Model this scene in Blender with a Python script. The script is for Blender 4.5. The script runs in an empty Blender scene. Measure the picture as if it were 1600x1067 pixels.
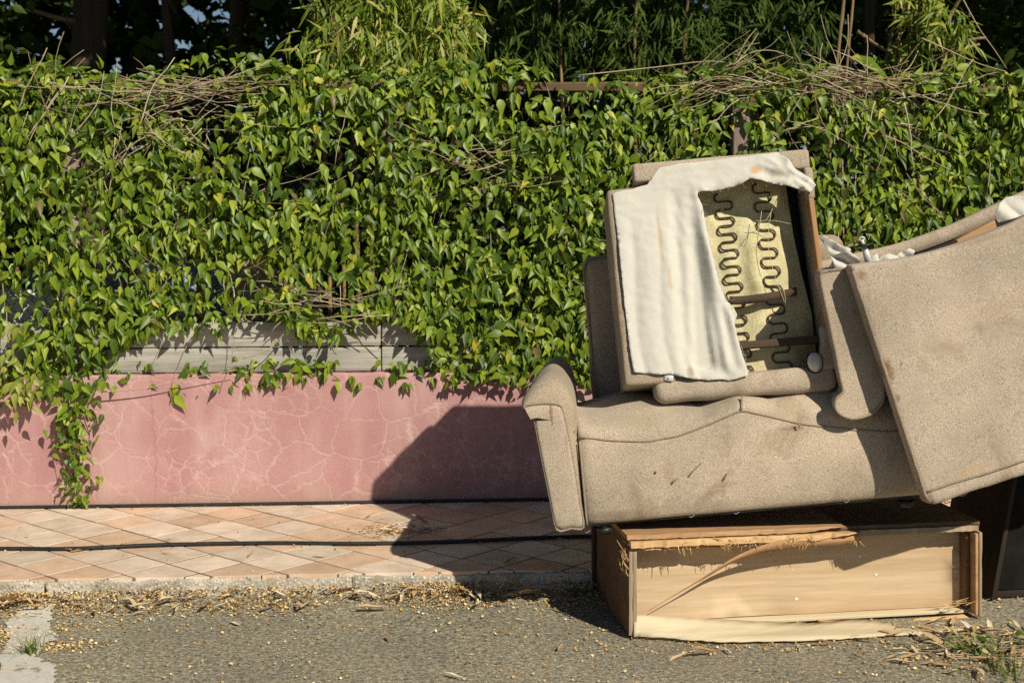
import bpy, bmesh, math, random
import numpy as np
from mathutils import Vector, Matrix, noise
from mathutils.geometry import delaunay_2d_cdt

random.seed(7)
rng = np.random.default_rng(11)
scene = bpy.context.scene
COL = scene.collection

# ------------------------------------------------------------------ camera, sky, sun, exposure
CAM_H = 1.6
FPX = 2250.0          # focal length in photo pixels (1600 wide)
HOR = 290.0           # horizon row of the photo
cam_data = bpy.data.cameras.new('camera')
cam = bpy.data.objects.new('camera', cam_data)
COL.objects.link(cam)
cam.location = (0, 0, CAM_H)
cam.rotation_euler = (math.radians(90), 0, 0)
cam_data.sensor_width = 36.0
cam_data.lens = 36.0 * FPX / 1600.0
cam_data.shift_y = -(533.5 - HOR) / 1600.0
cam_data.clip_end = 2000
cam_data.dof.use_dof = True
cam_data.dof.focus_distance = 5.6
cam_data.dof.aperture_fstop = 5.0
scene.camera = cam

SUN_TRAVEL = Vector((-0.70, 1.0, -0.95)).normalized()
to_sun = -SUN_TRAVEL
world = bpy.data.worlds.new('World')
scene.world = world
world.use_nodes = True
wn = world.node_tree
sky = wn.nodes.new('ShaderNodeTexSky')
sky.sky_type = 'NISHITA'
sky.sun_disc = False
sky.sun_elevation = math.asin(to_sun.z)
sky.sun_rotation = math.atan2(to_sun.x, to_sun.y)
sky.air_density = 0.75
sky.dust_density = 0.3
wn.nodes['Background'].inputs['Strength'].default_value = 0.05
wn.links.new(sky.outputs[0], wn.nodes['Background'].inputs['Color'])

sun_data = bpy.data.lights.new('sun', 'SUN')
sun_data.energy = 5.0
sun_data.angle = math.radians(0.55)
sun_data.color = (1.0, 0.915, 0.74)
sun = bpy.data.objects.new('sun', sun_data)
COL.objects.link(sun)
sun.location = (6, -6, 8)
sun.rotation_euler = SUN_TRAVEL.to_track_quat('-Z', 'Y').to_euler()

scene.view_settings.view_transform = 'Standard'
scene.view_settings.look = 'None'
scene.view_settings.gamma = 1.0
scene.view_settings.exposure = 0.0
scene.render.engine = 'CYCLES'
scene.cycles.use_denoising = False
scene.cycles.max_bounces = 6
scene.cycles.transparent_max_bounces = 4


# ------------------------------------------------------------------ helpers
def P(px, py, Y):
    """world point seen at photo pixel (px,py) at depth Y"""
    return Vector(((px - 800) / FPX * Y, Y, CAM_H - (py - HOR) / FPX * Y))


class Frame:
    """local frame: x right, y back, z up"""
    def __init__(self, o, x, zhint):
        x = Vector(x).normalized()
        y = Vector(zhint).cross(x).normalized()
        z = x.cross(y).normalized()
        self.M = Matrix(((x.x, y.x, z.x, o[0]), (x.y, y.y, z.y, o[1]), (x.z, y.z, z.z, o[2]), (0, 0, 0, 1)))
        self.I = self.M.inverted()

    def pix(self, px, py, c=0.0):
        o = self.I @ Vector((0, 0, CAM_H))
        d = self.I.to_3x3() @ Vector(((px - 800) / FPX, 1, -(py - HOR) / FPX))
        t = (c - o.y) / d.y
        return o + d * t


def proj(p):
    return 800 + p[0] / p[1] * FPX, HOR + (CAM_H - p[2]) / p[1] * FPX


def obj(name, data, mat=None, parent=None, M=None, label=None, cat=None, group=None, kind=None):
    o = bpy.data.objects.new(name, data)
    COL.objects.link(o)
    if parent is not None:
        o.parent = parent
    if M is not None:
        o.matrix_local = M
    if mat is not None and data is not None and not data.materials:
        data.materials.append(mat)
    if label: o['label'] = label
    if cat: o['category'] = cat
    if group: o['group'] = group
    if kind: o['kind'] = kind
    return o


def empty(name, M, label, cat, group=None):
    o = bpy.data.objects.new(name, None)
    COL.objects.link(o)
    o.matrix_world = M
    o.empty_display_size = 0.1
    o['label'] = label; o['category'] = cat
    if group: o['group'] = group
    return o


def mesh(verts, faces, smooth=True):
    me = bpy.data.meshes.new('m')
    me.from_pydata([tuple(v) for v in verts], [], faces)
    if smooth:
        me.polygons.foreach_set('use_smooth', [True] * len(me.polygons))
    me.update()
    return me


def np_mesh(V, F, smooth=True):
    """V (n,3), F list of (k, array(m,k)) polygons"""
    me = bpy.data.meshes.new('m')
    me.vertices.add(len(V))
    me.vertices.foreach_set('co', np.asarray(V, dtype=np.float32).ravel())
    idx = np.concatenate([f.ravel() for f in F]).astype(np.int32)
    tot = np.concatenate([np.full(len(f), f.shape[1]) for f in F]).astype(np.int32)
    start = np.concatenate([[0], np.cumsum(tot)[:-1]]).astype(np.int32)
    me.loops.add(len(idx))
    me.loops.foreach_set('vertex_index', idx)
    me.polygons.add(len(tot))
    me.polygons.foreach_set('loop_start', start)
    me.polygons.foreach_set('loop_total', tot)
    if smooth:
        me.polygons.foreach_set('use_smooth', np.ones(len(tot), dtype=bool))
    me.update(calc_edges=True)
    me.validate()
    return me


def rbox(lo, hi, r=0.01, cell=0.06, amp=0.0, freq=5.0, warp=None, seed=0.0, k=3):
    """rounded box with an even grid, optional lumpy noise and warp"""
    def axis(l, h):
        L = h - l
        rr = min(r, L * 0.499)
        n = max(1, int(round((L - 2 * rr) / cell)))
        a = [l + rr * (1 - math.cos(math.pi / 2 * i / k)) if False else l + rr * i / k for i in range(k)]
        b = [l + rr + (L - 2 * rr) * i / n for i in range(n + 1)]
        c = [h - rr * (k - 1 - i) / k for i in range(k)]
        return a + b + c, rr
    ax = [axis(lo[i], hi[i]) for i in range(3)]
    A = [a[0] for a in ax]; R = min(a[1] for a in ax)
    N = [len(a) for a in A]
    ids = {}; V = []
    ilo = [lo[i] + R for i in range(3)]; ihi = [hi[i] - R for i in range(3)]
    def vid(i, j, kk):
        key = (i, j, kk)
        if key in ids: return ids[key]
        p = Vector((A[0][i], A[1][j], A[2][kk]))
        q = Vector([min(max(p[t], ilo[t]), ihi[t]) for t in range(3)])
        d = p - q
        n = d.normalized() if d.length > 1e-9 else Vector((0, 0, 1))
        p = q + n * R
        if amp:
            p += n * amp * noise.noise(p * freq + Vector((seed, seed * 2.3, -seed)))
        if warp: p = Vector(warp(p))
        ids[key] = len(V); V.append(p)
        return ids[key]
    F = []
    for t in range(3):
        u, v = (t + 1) % 3, (t + 2) % 3
        for side in (0, N[t] - 1):
            for a in range(N[u] - 1):
                for b in range(N[v] - 1):
                    q = []
                    for (da, db) in ((0, 0), (1, 0), (1, 1), (0, 1)):
                        c = [0, 0, 0]; c[t] = side; c[u] = a + da; c[v] = b + db
                        q.append(vid(*c))
                    if side == 0: q.reverse()
                    F.append(tuple(q))
    return mesh(V, F)


def spline(pts, n):
    """Catmull-Rom through pts, n samples"""
    pts = [Vector(p) for p in pts]
    out = []
    m = len(pts) - 1
    for i in range(n):
        t = i / (n - 1) * m
        k = min(int(t), m - 1); f = t - k
        p0 = pts[max(k - 1, 0)]; p1 = pts[k]; p2 = pts[k + 1]; p3 = pts[min(k + 2, m)]
        out.append(0.5 * ((2 * p1) + (p2 - p0) * f + (2 * p0 - 5 * p1 + 4 * p2 - p3) * f * f + (3 * p1 - p0 - 3 * p2 + p3) * f ** 3))
    return out


def tube_arrays(pts, r0, r1=None, sides=6, closed=False):
    r1 = r0 if r1 is None else r1
    pts = [Vector(p) for p in pts]
    n = len(pts)
    V = []; F = []
    ref = None
    for i, p in enumerate(pts):
        if closed:
            t = pts[(i + 1) % n] - pts[i - 1]
        else:
            t = pts[min(i + 1, n - 1)] - pts[max(i - 1, 0)]
        if t.length < 1e-9: t = Vector((0, 0, 1))
        t.normalize()
        if ref is None:
            ref = t.orthogonal().normalized()
        ref = (ref - t * ref.dot(t))
        if ref.length < 1e-6: ref = t.orthogonal()
        ref.normalize()
        b = t.cross(ref)
        r = r0 + (r1 - r0) * i / max(1, n - 1)
        for s in range(sides):
            a = 2 * math.pi * s / sides
            V.append(p + ref * (r * math.cos(a)) + b * (r * math.sin(a)))
    m = n if closed else n - 1
    for i in range(m):
        j = (i + 1) % n
        for s in range(sides):
            s2 = (s + 1) % sides
            F.append((i * sides + s, i * sides + s2, j * sides + s2, j * sides + s))
    if not closed:
        F.append(tuple(reversed(range(sides))))
        F.append(tuple((n - 1) * sides + s for s in range(sides)))
    return V, F


def tube(pts, r0, r1=None, sides=6, closed=False):
    return mesh(*tube_arrays(pts, r0, r1, sides, closed))


def join_arrays(lst):
    V = []; F = []
    for v, f in lst:
        o = len(V)
        V += list(v)
        F += [tuple(i + o for i in q) for q in f]
    return V, F


def loft(rings, cap=True):
    n = len(rings[0]); V = []; F = []
    for r in rings: V += [Vector(p) for p in r]
    for i in range(len(rings) - 1):
        for s in range(n):
            s2 = (s + 1) % n
            F.append((i * n + s, i * n + s2, (i + 1) * n + s2, (i + 1) * n + s))
    if cap:
        F.append(tuple(reversed(range(n))))
        F.append(tuple((len(rings) - 1) * n + s for s in range(n)))
    return V, F


def sheet(poly, spacing, fn, thick=0.0, jitter=0.2, edge=None):
    """triangulated sheet inside a 2-D outline; fn(x, z) -> 3-D point; thick gives a back face"""
    pts = []
    m = len(poly)
    for i in range(m):
        a = Vector(poly[i]); b = Vector(poly[(i + 1) % m])
        k = max(1, int((b - a).length / (edge or spacing)))
        for j in range(k):
            p = a + (b - a) * (j / k)
            pts.append(p)
    nb = len(pts)
    edges = [(i, (i + 1) % nb) for i in range(nb)]
    xs = [p.x for p in pts]; ys = [p.y for p in pts]
    x = min(xs)
    while x < max(xs):
        y = min(ys)
        while y < max(ys):
            q = Vector((x + random.uniform(-jitter, jitter) * spacing, y + random.uniform(-jitter, jitter) * spacing))
            if min((q - b).length_squared for b in pts) > (spacing * 0.45) ** 2:
                pts.append(q)
            y += spacing
        x += spacing
    r = delaunay_2d_cdt(pts, edges, [], 1, 1e-6)
    v2, f = r[0], r[2]
    V = [Vector(fn(v.x, v.y)) for v in v2]
    F = [tuple(q) for q in f]
    me = mesh(V, F)
    return me


def thicken(o, t, offset=0):
    md = o.modifiers.new('thickness', 'SOLIDIFY')
    md.thickness = t; md.offset = offset
    return o


def interp(x, pts):
    if x <= pts[0][0]: return pts[0][1]
    for (a, b), (c, d) in zip(pts, pts[1:]):
        if x <= c:
            return b + (d - b) * (x - a) / (c - a)
    return pts[-1][1]


def flatcaps(me):
    for p in me.polygons:
        if p.loop_total > 6: p.use_smooth = False
    return me


# ------------------------------------------------------------------ material helpers
class Mat:
    def __init__(self, name, rough=0.8, spec=0.3):
        self.m = bpy.data.materials.new(name)
        self.m.use_nodes = True
        self.t = self.m.node_tree
        self.b = self.t.nodes['Principled BSDF']
        self.b.inputs['Roughness'].default_value = rough
        self.b.inputs['Specular IOR Level'].default_value = spec

    def n(self, typ, ins=None, **kw):
        nd = self.t.nodes.new('ShaderNode' + typ)
        for k, v in kw.items(): setattr(nd, k, v)
        for k, v in (ins or {}).items():
            s = nd.inputs[k]
            if isinstance(v, bpy.types.NodeSocket): self.t.links.new(v, s)
            else: s.default_value = v
        return nd

    def coord(self, kind='Object'):
        return self.n('TexCoord').outputs[kind]

    def noise(self, vec, scale, detail=3, rough=0.55, dist=0.0):
        return self.n('TexNoise', {'Vector': vec, 'Scale': scale, 'Detail': detail, 'Roughness': rough, 'Distortion': dist}).outputs['Fac']

    def map(self, vec, scale=(1, 1, 1), loc=(0, 0, 0)):
        return self.n('Mapping', {'Vector': vec, 'Scale': scale, 'Location': loc}).outputs[0]

    def ramp(self, fac, stops, interp='LINEAR'):
        nd = self.n('ValToRGB', {'Fac': fac})
        e = nd.color_ramp.elements
        nd.color_ramp.interpolation = interp
        while len(e) < len(stops): e.new(0.5)
        for el, (p, c) in zip(e, stops):
            el.position = p
            el.color = (c[0], c[1], c[2], 1) if not isinstance(c, (int, float)) else (c, c, c, 1)
        return nd.outputs['Color']

    def mix(self, fac, a, b, mode='MIX'):
        nd = self.n('Mix', data_type='RGBA', blend_type=mode)
        for s, v in ((nd.inputs['Factor'], fac), (nd.inputs['A'], a), (nd.inputs['B'], b)):
            if isinstance(v, bpy.types.NodeSocket): self.t.links.new(v, s)
            elif s.type == 'RGBA': s.default_value = (*v, 1)
            else: s.default_value = v
        nd2 = nd.outputs['Result'] if False else [o for o in nd.outputs if o.type == 'RGBA'][0]
        return nd2

    def math(self, op, a, b=0.0, c=None):
        ins = {0: a, 1: b}
        if c is not None: ins[2] = c
        nd = self.n('Math', operation=op)
        for k, v in ins.items():
            if isinstance(v, bpy.types.NodeSocket): self.t.links.new(v, nd.inputs[k])
            else: nd.inputs[k].default_value = v
        return nd.outputs[0]

    def color(self, c):
        if isinstance(c, bpy.types.NodeSocket): self.t.links.new(c, self.b.inputs['Base Color'])
        else: self.b.inputs['Base Color'].default_value = (*c, 1)
        return self

    def bump(self, h, strength=0.3, dist=0.01):
        nd = self.n('Bump', {'Height': h, 'Strength': strength, 'Distance': dist})
        self.t.links.new(nd.outputs[0], self.b.inputs['Normal'])
        return self


def m_fabric(name, dark, light, stain=(0.20, 0.13, 0.07), amount=0.5, marks=()):
    M = Mat(name, 0.95, 0.1)
    c = M.coord()
    f1 = M.noise(c, 520, 2, 0.7)
    f2 = M.noise(c, 260, 2, 0.6)
    s = M.math('ADD', M.math('MULTIPLY', f1, 0.72), M.math('MULTIPLY', f2, 0.28))
    col = M.ramp(s, [(0.37, dark), (0.5, tuple(a * 0.45 + b * 0.55 for a, b in zip(dark, light))), (0.62, light)])
    st = M.ramp(M.noise(c, 5.5, 5, 0.65, 0.6), [(0.55, 0.0), (0.76, 1.0)])
    col = M.mix(M.math('MULTIPLY', st, amount), col, stain, 'MIX')
    wash = M.ramp(M.noise(c, 2.2, 3), [(0.35, (0.76, 0.75, 0.72)), (0.62, (1.06, 1.03, 0.99))])
    col = M.mix(1.0, col, wash, 'MULTIPLY')
    spot = M.ramp(M.noise(c, 26, 3, 0.5), [(0.70, 0.0), (0.76, 1.0)])
    col = M.mix(M.math('MULTIPLY', spot, 0.45), col, (0.10, 0.065, 0.04))
    if marks:
        xyz = M.n('SeparateXYZ', {0: c}).outputs
        wob = M.math('MULTIPLY', M.math('SUBTRACT', M.noise(c, 70, 5, 0.75), 0.5), 3.0)
        for (x, z, rx, rz, cc, k) in marks:
            dx = M.math('DIVIDE', M.math('SUBTRACT', xyz[0], x), rx); dz = M.math('DIVIDE', M.math('SUBTRACT', xyz[2], z), rz)
            d = M.math('ADD', M.math('ADD', M.math('MULTIPLY', dx, dx), M.math('MULTIPLY', dz, dz)), wob)
            col = M.mix(M.math('MULTIPLY', M.ramp(d, [(0.0, 1.0), (1.0, 0.0)]), k), col, cc)
    M.color(col)
    M.bump(M.math('ADD', s, M.math('MULTIPLY', M.noise(c, 14, 3), 1.5)), 0.5, 0.006)
    M.b.inputs['Sheen Weight'].default_value = 0.15
    return M.m


def m_wood(name, dark, light, axis='x', scale=1.0, rough=0.75, bump=0.25, blot=0.0):
    M = Mat(name, rough, 0.25)
    c = M.coord()
    sc = {'x': (1.2, 22, 22), 'z': (22, 22, 1.2), 'y': (22, 1.2, 22)}[axis]
    v = M.map(c, tuple(a * scale for a in sc))
    g = M.noise(v, 1.0, 5, 0.6, 0.8)
    g2 = M.noise(M.map(c, tuple(a * scale * 6 for a in sc)), 1.0, 3, 0.6)
    s = M.math('ADD', M.math('MULTIPLY', g, 0.7), M.math('MULTIPLY', g2, 0.3))
    col = M.ramp(s, [(0.32, dark), (0.66, light)])
    if blot:
        b = M.ramp(M.noise(c, 4, 4), [(0.45, 0.0), (0.75, 1.0)])
        col = M.mix(M.math('MULTIPLY', b, blot), col, tuple(d * 0.55 for d in dark))
    M.color(col)
    M.bump(s, bump, 0.004)
    return M.m


def m_leaf(name, stops, per='island', rough=0.43, transl=0.24, spec=0.42):
    M = Mat(name, rough, spec)
    if per == 'island': rnd = M.n('NewGeometry').outputs['Random Per Island']
    else: rnd = M.n('ObjectInfo').outputs['Random']
    col = M.ramp(rnd, stops)
    c = M.coord()
    col = M.mix(0.35, col, M.ramp(M.noise(c, 30, 3), [(0.3, (0.6, 0.6, 0.6)), (0.7, (1.25, 1.25, 1.25))]), 'MULTIPLY')
    M.color(col)
    tr = M.n('BsdfTranslucent', {'Color': M.mix(0.5, col, (0.30, 0.42, 0.03))})
    mx = M.n('MixShader', {'Fac': transl})
    out = M.t.nodes['Material Output']
    M.t.links.new(M.b.outputs[0], mx.inputs[1])
    M.t.links.new(tr.outputs[0], mx.inputs[2])
    M.t.links.new(mx.outputs[0], out.inputs['Surface'])
    return M.m


def m_plain(name, c, rough=0.6, spec=0.3, metal=0.0, var=0.25, scale=30, bump=0.1):
    M = Mat(name, rough, spec)
    co = M.coord()
    f = M.noise(co, scale, 4)
    M.color(M.ramp(f, [(0.3, tuple(x * (1 - var) for x in c)), (0.7, tuple(min(1, x * (1 + var)) for x in c))]))
    M.b.inputs['Metallic'].default_value = metal
    if bump: M.bump(f, bump, 0.004)
    return M.m


def m_random(name, stops, rough=0.8, per='island'):
    M = Mat(name, rough, 0.2)
    rnd = M.n('NewGeometry').outputs['Random Per Island'] if per == 'island' else M.n('ObjectInfo').outputs['Random']
    c = M.coord()
    col = M.mix(0.4, M.ramp(rnd, stops), M.ramp(M.noise(c, 60, 3), [(0.3, (0.6, 0.6, 0.6)), (0.7, (1.2, 1.2, 1.2))]), 'MULTIPLY')
    M.color(col)
    return M.m


FAB = m_fabric('beige_tweed', (0.22, 0.175, 0.132), (0.71, 0.61, 0.505))
FAB2 = m_fabric('beige_tweed_worn', (0.20, 0.155, 0.110), (0.62, 0.525, 0.405), amount=0.75)
PIPE = m_fabric('piping_tweed', (0.16, 0.12, 0.085), (0.52, 0.43, 0.345))
TORN = m_plain('rust_brown_torn_edge', (0.20, 0.115, 0.065), 0.95, 0.1, var=0.5, scale=80, bump=0.5)


def m_lining(marks=False):
    M = Mat('white_lining_cloth_stained' if marks else 'white_lining_cloth', 0.9, 0.15)
    c = M.coord()
    base = M.ramp(M.noise(c, 260, 2, 0.7), [(0.3, (0.53, 0.515, 0.465)), (0.7, (0.63, 0.615, 0.565))])
    st = M.ramp(M.noise(M.map(c, (7, 7, 1.6)), 1.5, 4, 0.6, 0.5), [(0.66, 0.0), (0.80, 1.0)])
    col = M.mix(M.math('MULTIPLY', st, 0.35), base, (0.60, 0.40, 0.17))
    sp = M.ramp(M.noise(c, 16, 3), [(0.74, 0.0), (0.80, 1.0)])
    col = M.mix(M.math('MULTIPLY', sp, 0.25), col, (0.30, 0.17, 0.08))
    if marks:
        xyz = M.n('SeparateXYZ', {0: c}).outputs
        wob = M.math('MULTIPLY', M.math('SUBTRACT', M.noise(c, 26, 4, 0.7), 0.5), 1.6)
        for (x, z, rx, rz, cc, k) in ((0.455, 0.825, 0.030, 0.022, (0.55, 0.28, 0.09), 0.75), (0.075, 0.60, 0.010, 0.11, (0.55, 0.36, 0.17), 0.55), (0.095, 0.44, 0.009, 0.07, (0.52, 0.36, 0.20), 0.4),
                                      (0.135, 0.10, 0.016, 0.03, (0.22, 0.15, 0.09), 0.6), (0.13, 0.84, 0.014, 0.012, (0.6, 0.42, 0.2), 0.4), (0.30, 0.84, 0.022, 0.012, (0.6, 0.45, 0.24), 0.4), (0.36, 0.72, 0.03, 0.02, (0.5, 0.42, 0.26), 0.5),
                                      (0.23, 0.14, 0.05, 0.02, (0.5, 0.42, 0.3), 0.3), (0.53, 0.80, 0.035, 0.03, (0.52, 0.44, 0.30), 0.5)):
            dx = M.math('DIVIDE', M.math('SUBTRACT', xyz[0], x), rx); dz = M.math('DIVIDE', M.math('SUBTRACT', xyz[2], z), rz)
            d = M.math('ADD', M.math('ADD', M.math('MULTIPLY', dx, dx), M.math('MULTIPLY', dz, dz)), wob)
            col = M.mix(M.math('MULTIPLY', M.ramp(d, [(0.1, 1.0), (1.0, 0.0)]), k), col, cc)
    M.color(col)
    M.bump(M.noise(c, 300, 2), 0.25, 0.003)
    return M.m


LINING = m_lining()
LININGC = m_lining(True)


def m_hessian():
    M = Mat('yellowed_hessian', 0.95, 0.1)
    c = M.coord()
    w = M.noise(M.map(c, (500, 30, 30)), 1.0, 2)
    w2 = M.noise(M.map(c, (30, 30, 500)), 1.0, 2)
    s = M.math('ADD', M.math('MULTIPLY', w, 0.5), M.math('MULTIPLY', w2, 0.5))
    col = M.ramp(s, [(0.38, (0.46, 0.41, 0.22)), (0.62, (0.76, 0.71, 0.47))])
    st = M.ramp(M.noise(c, 6, 4, 0.6, 0.5), [(0.45, 0.0), (0.75, 1.0)])
    col = M.mix(M.math('MULTIPLY', st, 0.55), col, (0.40, 0.31, 0.14))
    M.color(col)
    M.bump(s, 0.4, 0.004)
    return M.m


HESS = m_hessian()
SPRING = m_plain('rusty_spring_steel', (0.085, 0.050, 0.030), 0.45, 0.5, 0.5, 0.6, 50)
STEEL = m_plain('dull_zinc_steel', (0.60, 0.59, 0.56), 0.45, 0.5, 0.25, 0.15, 40)
BLACK = m_plain('black_rubber', (0.018, 0.018, 0.016), 0.5, 0.4, 0, 0.4, 40)
STRAP = m_plain('dark_webbing', (0.085, 0.06, 0.042), 0.9, 0.1, 0, 0.35, 200, 0.4)
TIMBER = m_wood('orange_pine', (0.30, 0.15, 0.07), (0.50, 0.30, 0.16), 'z')
TIMBERX = m_wood('orange_pine_length', (0.32, 0.17, 0.08), (0.54, 0.34, 0.18), 'x')
PLY = m_wood('pale_plywood', (0.42, 0.290, 0.170), (0.63, 0.485, 0.325), 'x', 0.6, bump=0.12)
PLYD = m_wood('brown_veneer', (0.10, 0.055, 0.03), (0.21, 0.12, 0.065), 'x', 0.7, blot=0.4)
PLYE = m_wood('split_veneer', (0.40, 0.22, 0.09), (0.74, 0.52, 0.28), 'x', 1.2)
PLYEDGE = m_wood('grey_ply_edge', (0.22, 0.155, 0.10), (0.44, 0.35, 0.25), 'z', 1.4)
PALE = m_wood('bare_pale_veneer', (0.52, 0.43, 0.28), (0.70, 0.61, 0.44), 'x', 0.8, bump=0.1)
GREYW = m_wood('weathered_grey_timber', (0.22, 0.21, 0.185), (0.56, 0.535, 0.48), 'x', 1.0, 0.9, 0.5, 0.35)
POSTW = m_wood('weathered_post', (0.17, 0.12, 0.10), (0.36, 0.28, 0.25), 'z', 1.0, 0.9, 0.5)
RAILW = m_wood('brown_rail', (0.10, 0.06, 0.035), (0.22, 0.145, 0.09), 'x', 1.0, 0.85, 0.4)
DARKW = m_plain('dark_board_shade', (0.012, 0.011, 0.010), 0.9, 0.1, 0, 0.3, 14)  # dark board, darkened further in place of the shade cast on it
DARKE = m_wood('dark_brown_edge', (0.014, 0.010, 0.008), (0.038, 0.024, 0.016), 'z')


def m_stucco():
    M = Mat('cracked_pink_stucco', 0.92, 0.15)
    c = M.coord()
    big = M.noise(c, 2.1, 4, 0.6)
    fine = M.noise(c, 90, 3, 0.7)
    base = M.ramp(big, [(0.30, (0.405, 0.208, 0.212)), (0.50, (0.455, 0.25, 0.252)), (0.72, (0.52, 0.32, 0.318))])
    base = M.mix(0.45, base, M.ramp(fine, [(0.3, (0.72, 0.72, 0.72)), (0.7, (1.2, 1.2, 1.2))]), 'MULTIPLY')
    # washed-out vertical runs
    runs = M.ramp(M.noise(M.map(c, (5.0, 5, 0.7)), 1.0, 4, 0.6), [(0.50, 0.0), (0.72, 1.0)])
    base = M.mix(M.math('MULTIPLY', runs, 0.45), base, (0.60, 0.43, 0.40))
    # crazing
    dv = M.n('TexNoise', {'Vector': c, 'Scale': 7.0, 'Detail': 6.0, 'Roughness': 0.65}).outputs['Color']
    v = M.n('VectorMath', {0: dv, 1: (0.5, 0.5, 0.5)}, operation='SUBTRACT').outputs[0]
    v = M.n('VectorMath', {0: v, 'Scale': 0.13}, operation='SCALE').outputs[0]
    v = M.n('VectorMath', {0: c, 1: v}, operation='ADD').outputs[0]
    e1 = M.n('TexVoronoi', {'Vector': M.map(v, (5.2, 1, 5.8)), 'Scale': 1.0, 'Randomness': 1.0}, feature='DISTANCE_TO_EDGE').outputs['Distance']
    e2 = M.n('TexVoronoi', {'Vector': M.map(v, (13, 1, 14)), 'Scale': 1.0}, feature='DISTANCE_TO_EDGE').outputs['Distance']
    l1 = M.ramp(e1, [(0.0, 1.0), (0.014, 0.7), (0.04, 0.0)])
    l2 = M.ramp(e2, [(0.0, 1.0), (0.025, 0.6), (0.08, 0.0)])
    k1 = M.ramp(M.noise(c, 2.7, 3), [(0.34, 0.10), (0.54, 1.0)])
    k2 = M.ramp(M.noise(M.map(c, (1, 1, 1), (5, 3, 1)), 2.0, 3), [(0.50, 0.0), (0.60, 1.0)])
    cr = M.math('ADD', M.math('MULTIPLY', l1, k1), M.math('MULTIPLY', l2, k2))
    col = M.mix(M.math('MINIMUM', M.math('MULTIPLY', cr, 0.38), 0.5), base, (0.68, 0.52, 0.47))
    # one long settlement crack
    sx = M.n('SeparateXYZ', {0: v}).outputs
    d = M.math('ABSOLUTE', M.math('ADD', M.math('SUBTRACT', sx[0], -1.66), M.math('MULTIPLY', sx[2], 0.06)))
    lc = M.ramp(d, [(0.0, 1.0), (0.002, 1.0), (0.0045, 0.0)])
    col = M.mix(M.math('MULTIPLY', lc, 0.45), col, (0.30, 0.10, 0.085))
    # splashed dirt along the foot of the wall
    gz = M.n('SeparateXYZ', {0: c}).outputs[2]
    sp = M.math('ADD', M.math('MULTIPLY', gz, 5.0), M.math('MULTIPLY', M.noise(c, 6, 5, 0.7), -1.2))
    col = M.mix(M.math('MULTIPLY', M.ramp(sp, [(0.0, 1.0), (0.45, 0.0)]), 0.5), col, (0.40, 0.27, 0.20))
    M.color(col)
    M.bump(M.math('SUBTRACT', M.math('MULTIPLY', fine, 0.6), cr), 0.35, 0.006)
    return M.m


STUCCO = m_stucco()


def m_tile(name, c):
    M = Mat(name, 0.75, 0.3)
    co = M.coord()
    rnd = M.n('ObjectInfo').outputs['Random']
    off = M.n('CombineXYZ', {0: M.math('MULTIPLY', rnd, 37.0), 1: M.math('MULTIPLY', rnd, 91.0)}).outputs[0]
    v = M.n('VectorMath', {0: co, 1: off}, operation='ADD').outputs[0]
    f = M.noise(v, 8, 5, 0.65)
    col = M.ramp(f, [(0.3, tuple(x * 0.78 for x in c)), (0.7, tuple(min(1, x * 1.12) for x in c))])
    col = M.mix(0.5, col, M.ramp(M.noise(v, 170, 2), [(0.3, (0.75, 0.75, 0.75)), (0.7, (1.15, 1.15, 1.15))]), 'MULTIPLY')
    sp = M.ramp(M.noise(v, 34, 3), [(0.68, 0.0), (0.76, 1.0)])
    col = M.mix(M.math('MULTIPLY', sp, 0.6), col, tuple(x * 0.35 for x in c))
    dirt = M.ramp(M.noise(v, 3.0, 5, 0.7), [(0.45, 0.0), (0.75, 1.0)])
    col = M.mix(M.math('MULTIPLY', dirt, 0.45), col, (0.40, 0.27, 0.17))
    val = M.n('HueSaturation', {'Color': col, 'Value': M.math('ADD', M.math('MULTIPLY', rnd, 0.22), 0.88)}).outputs[0]
    M.color(val)
    M.bump(M.noise(v, 120, 3), 0.2, 0.003)
    return M.m


TILE_C = m_tile('cream_tile', (0.75, 0.62, 0.50))
TILE_P = m_tile('terracotta_tile', (0.70, 0.50, 0.365))
GROUT = m_plain('dirty_grout', (0.15, 0.095, 0.06), 0.95, 0.1, 0, 0.35, 40)


def m_kerb():
    M = Mat('exposed_aggregate_concrete', 0.9, 0.2)
    c = M.coord()
    vo = M.n('TexVoronoi', {'Vector': c, 'Scale': 85.0, 'Randomness': 1.0})
    peb = M.ramp(M.n('SeparateXYZ', {0: vo.outputs['Color']}).outputs[0],
                 [(0.0, (0.15, 0.15, 0.13)), (0.35, (0.42, 0.39, 0.33)), (0.7, (0.62, 0.57, 0.48)), (1.0, (0.74, 0.70, 0.62))])
    mort = M.ramp(M.noise(c, 9, 5, 0.7), [(0.35, (0.27, 0.24, 0.19)), (0.65, (0.56, 0.51, 0.43))])
    k = M.ramp(vo.outputs['Distance'], [(0.30, 0.0), (0.48, 1.0)])
    col = M.mix(k, peb, mort)
    wear = M.ramp(M.noise(c, 7, 5, 0.7), [(0.46, 0.0), (0.58, 1.0)])
    col = M.mix(M.math('MULTIPLY', wear, 0.5), col, mort)
    rst = M.ramp(M.noise(c, 3.3, 5, 0.7), [(0.60, 0.0), (0.70, 1.0)])
    col = M.mix(M.math('MULTIPLY', rst, 0.6), col, (0.34, 0.22, 0.11))
    M.color(col)
    M.bump(M.math('SUBTRACT', 1.0, vo.outputs['Distance']), 0.6, 0.006)
    return M.m


KERB = m_kerb()


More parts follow.
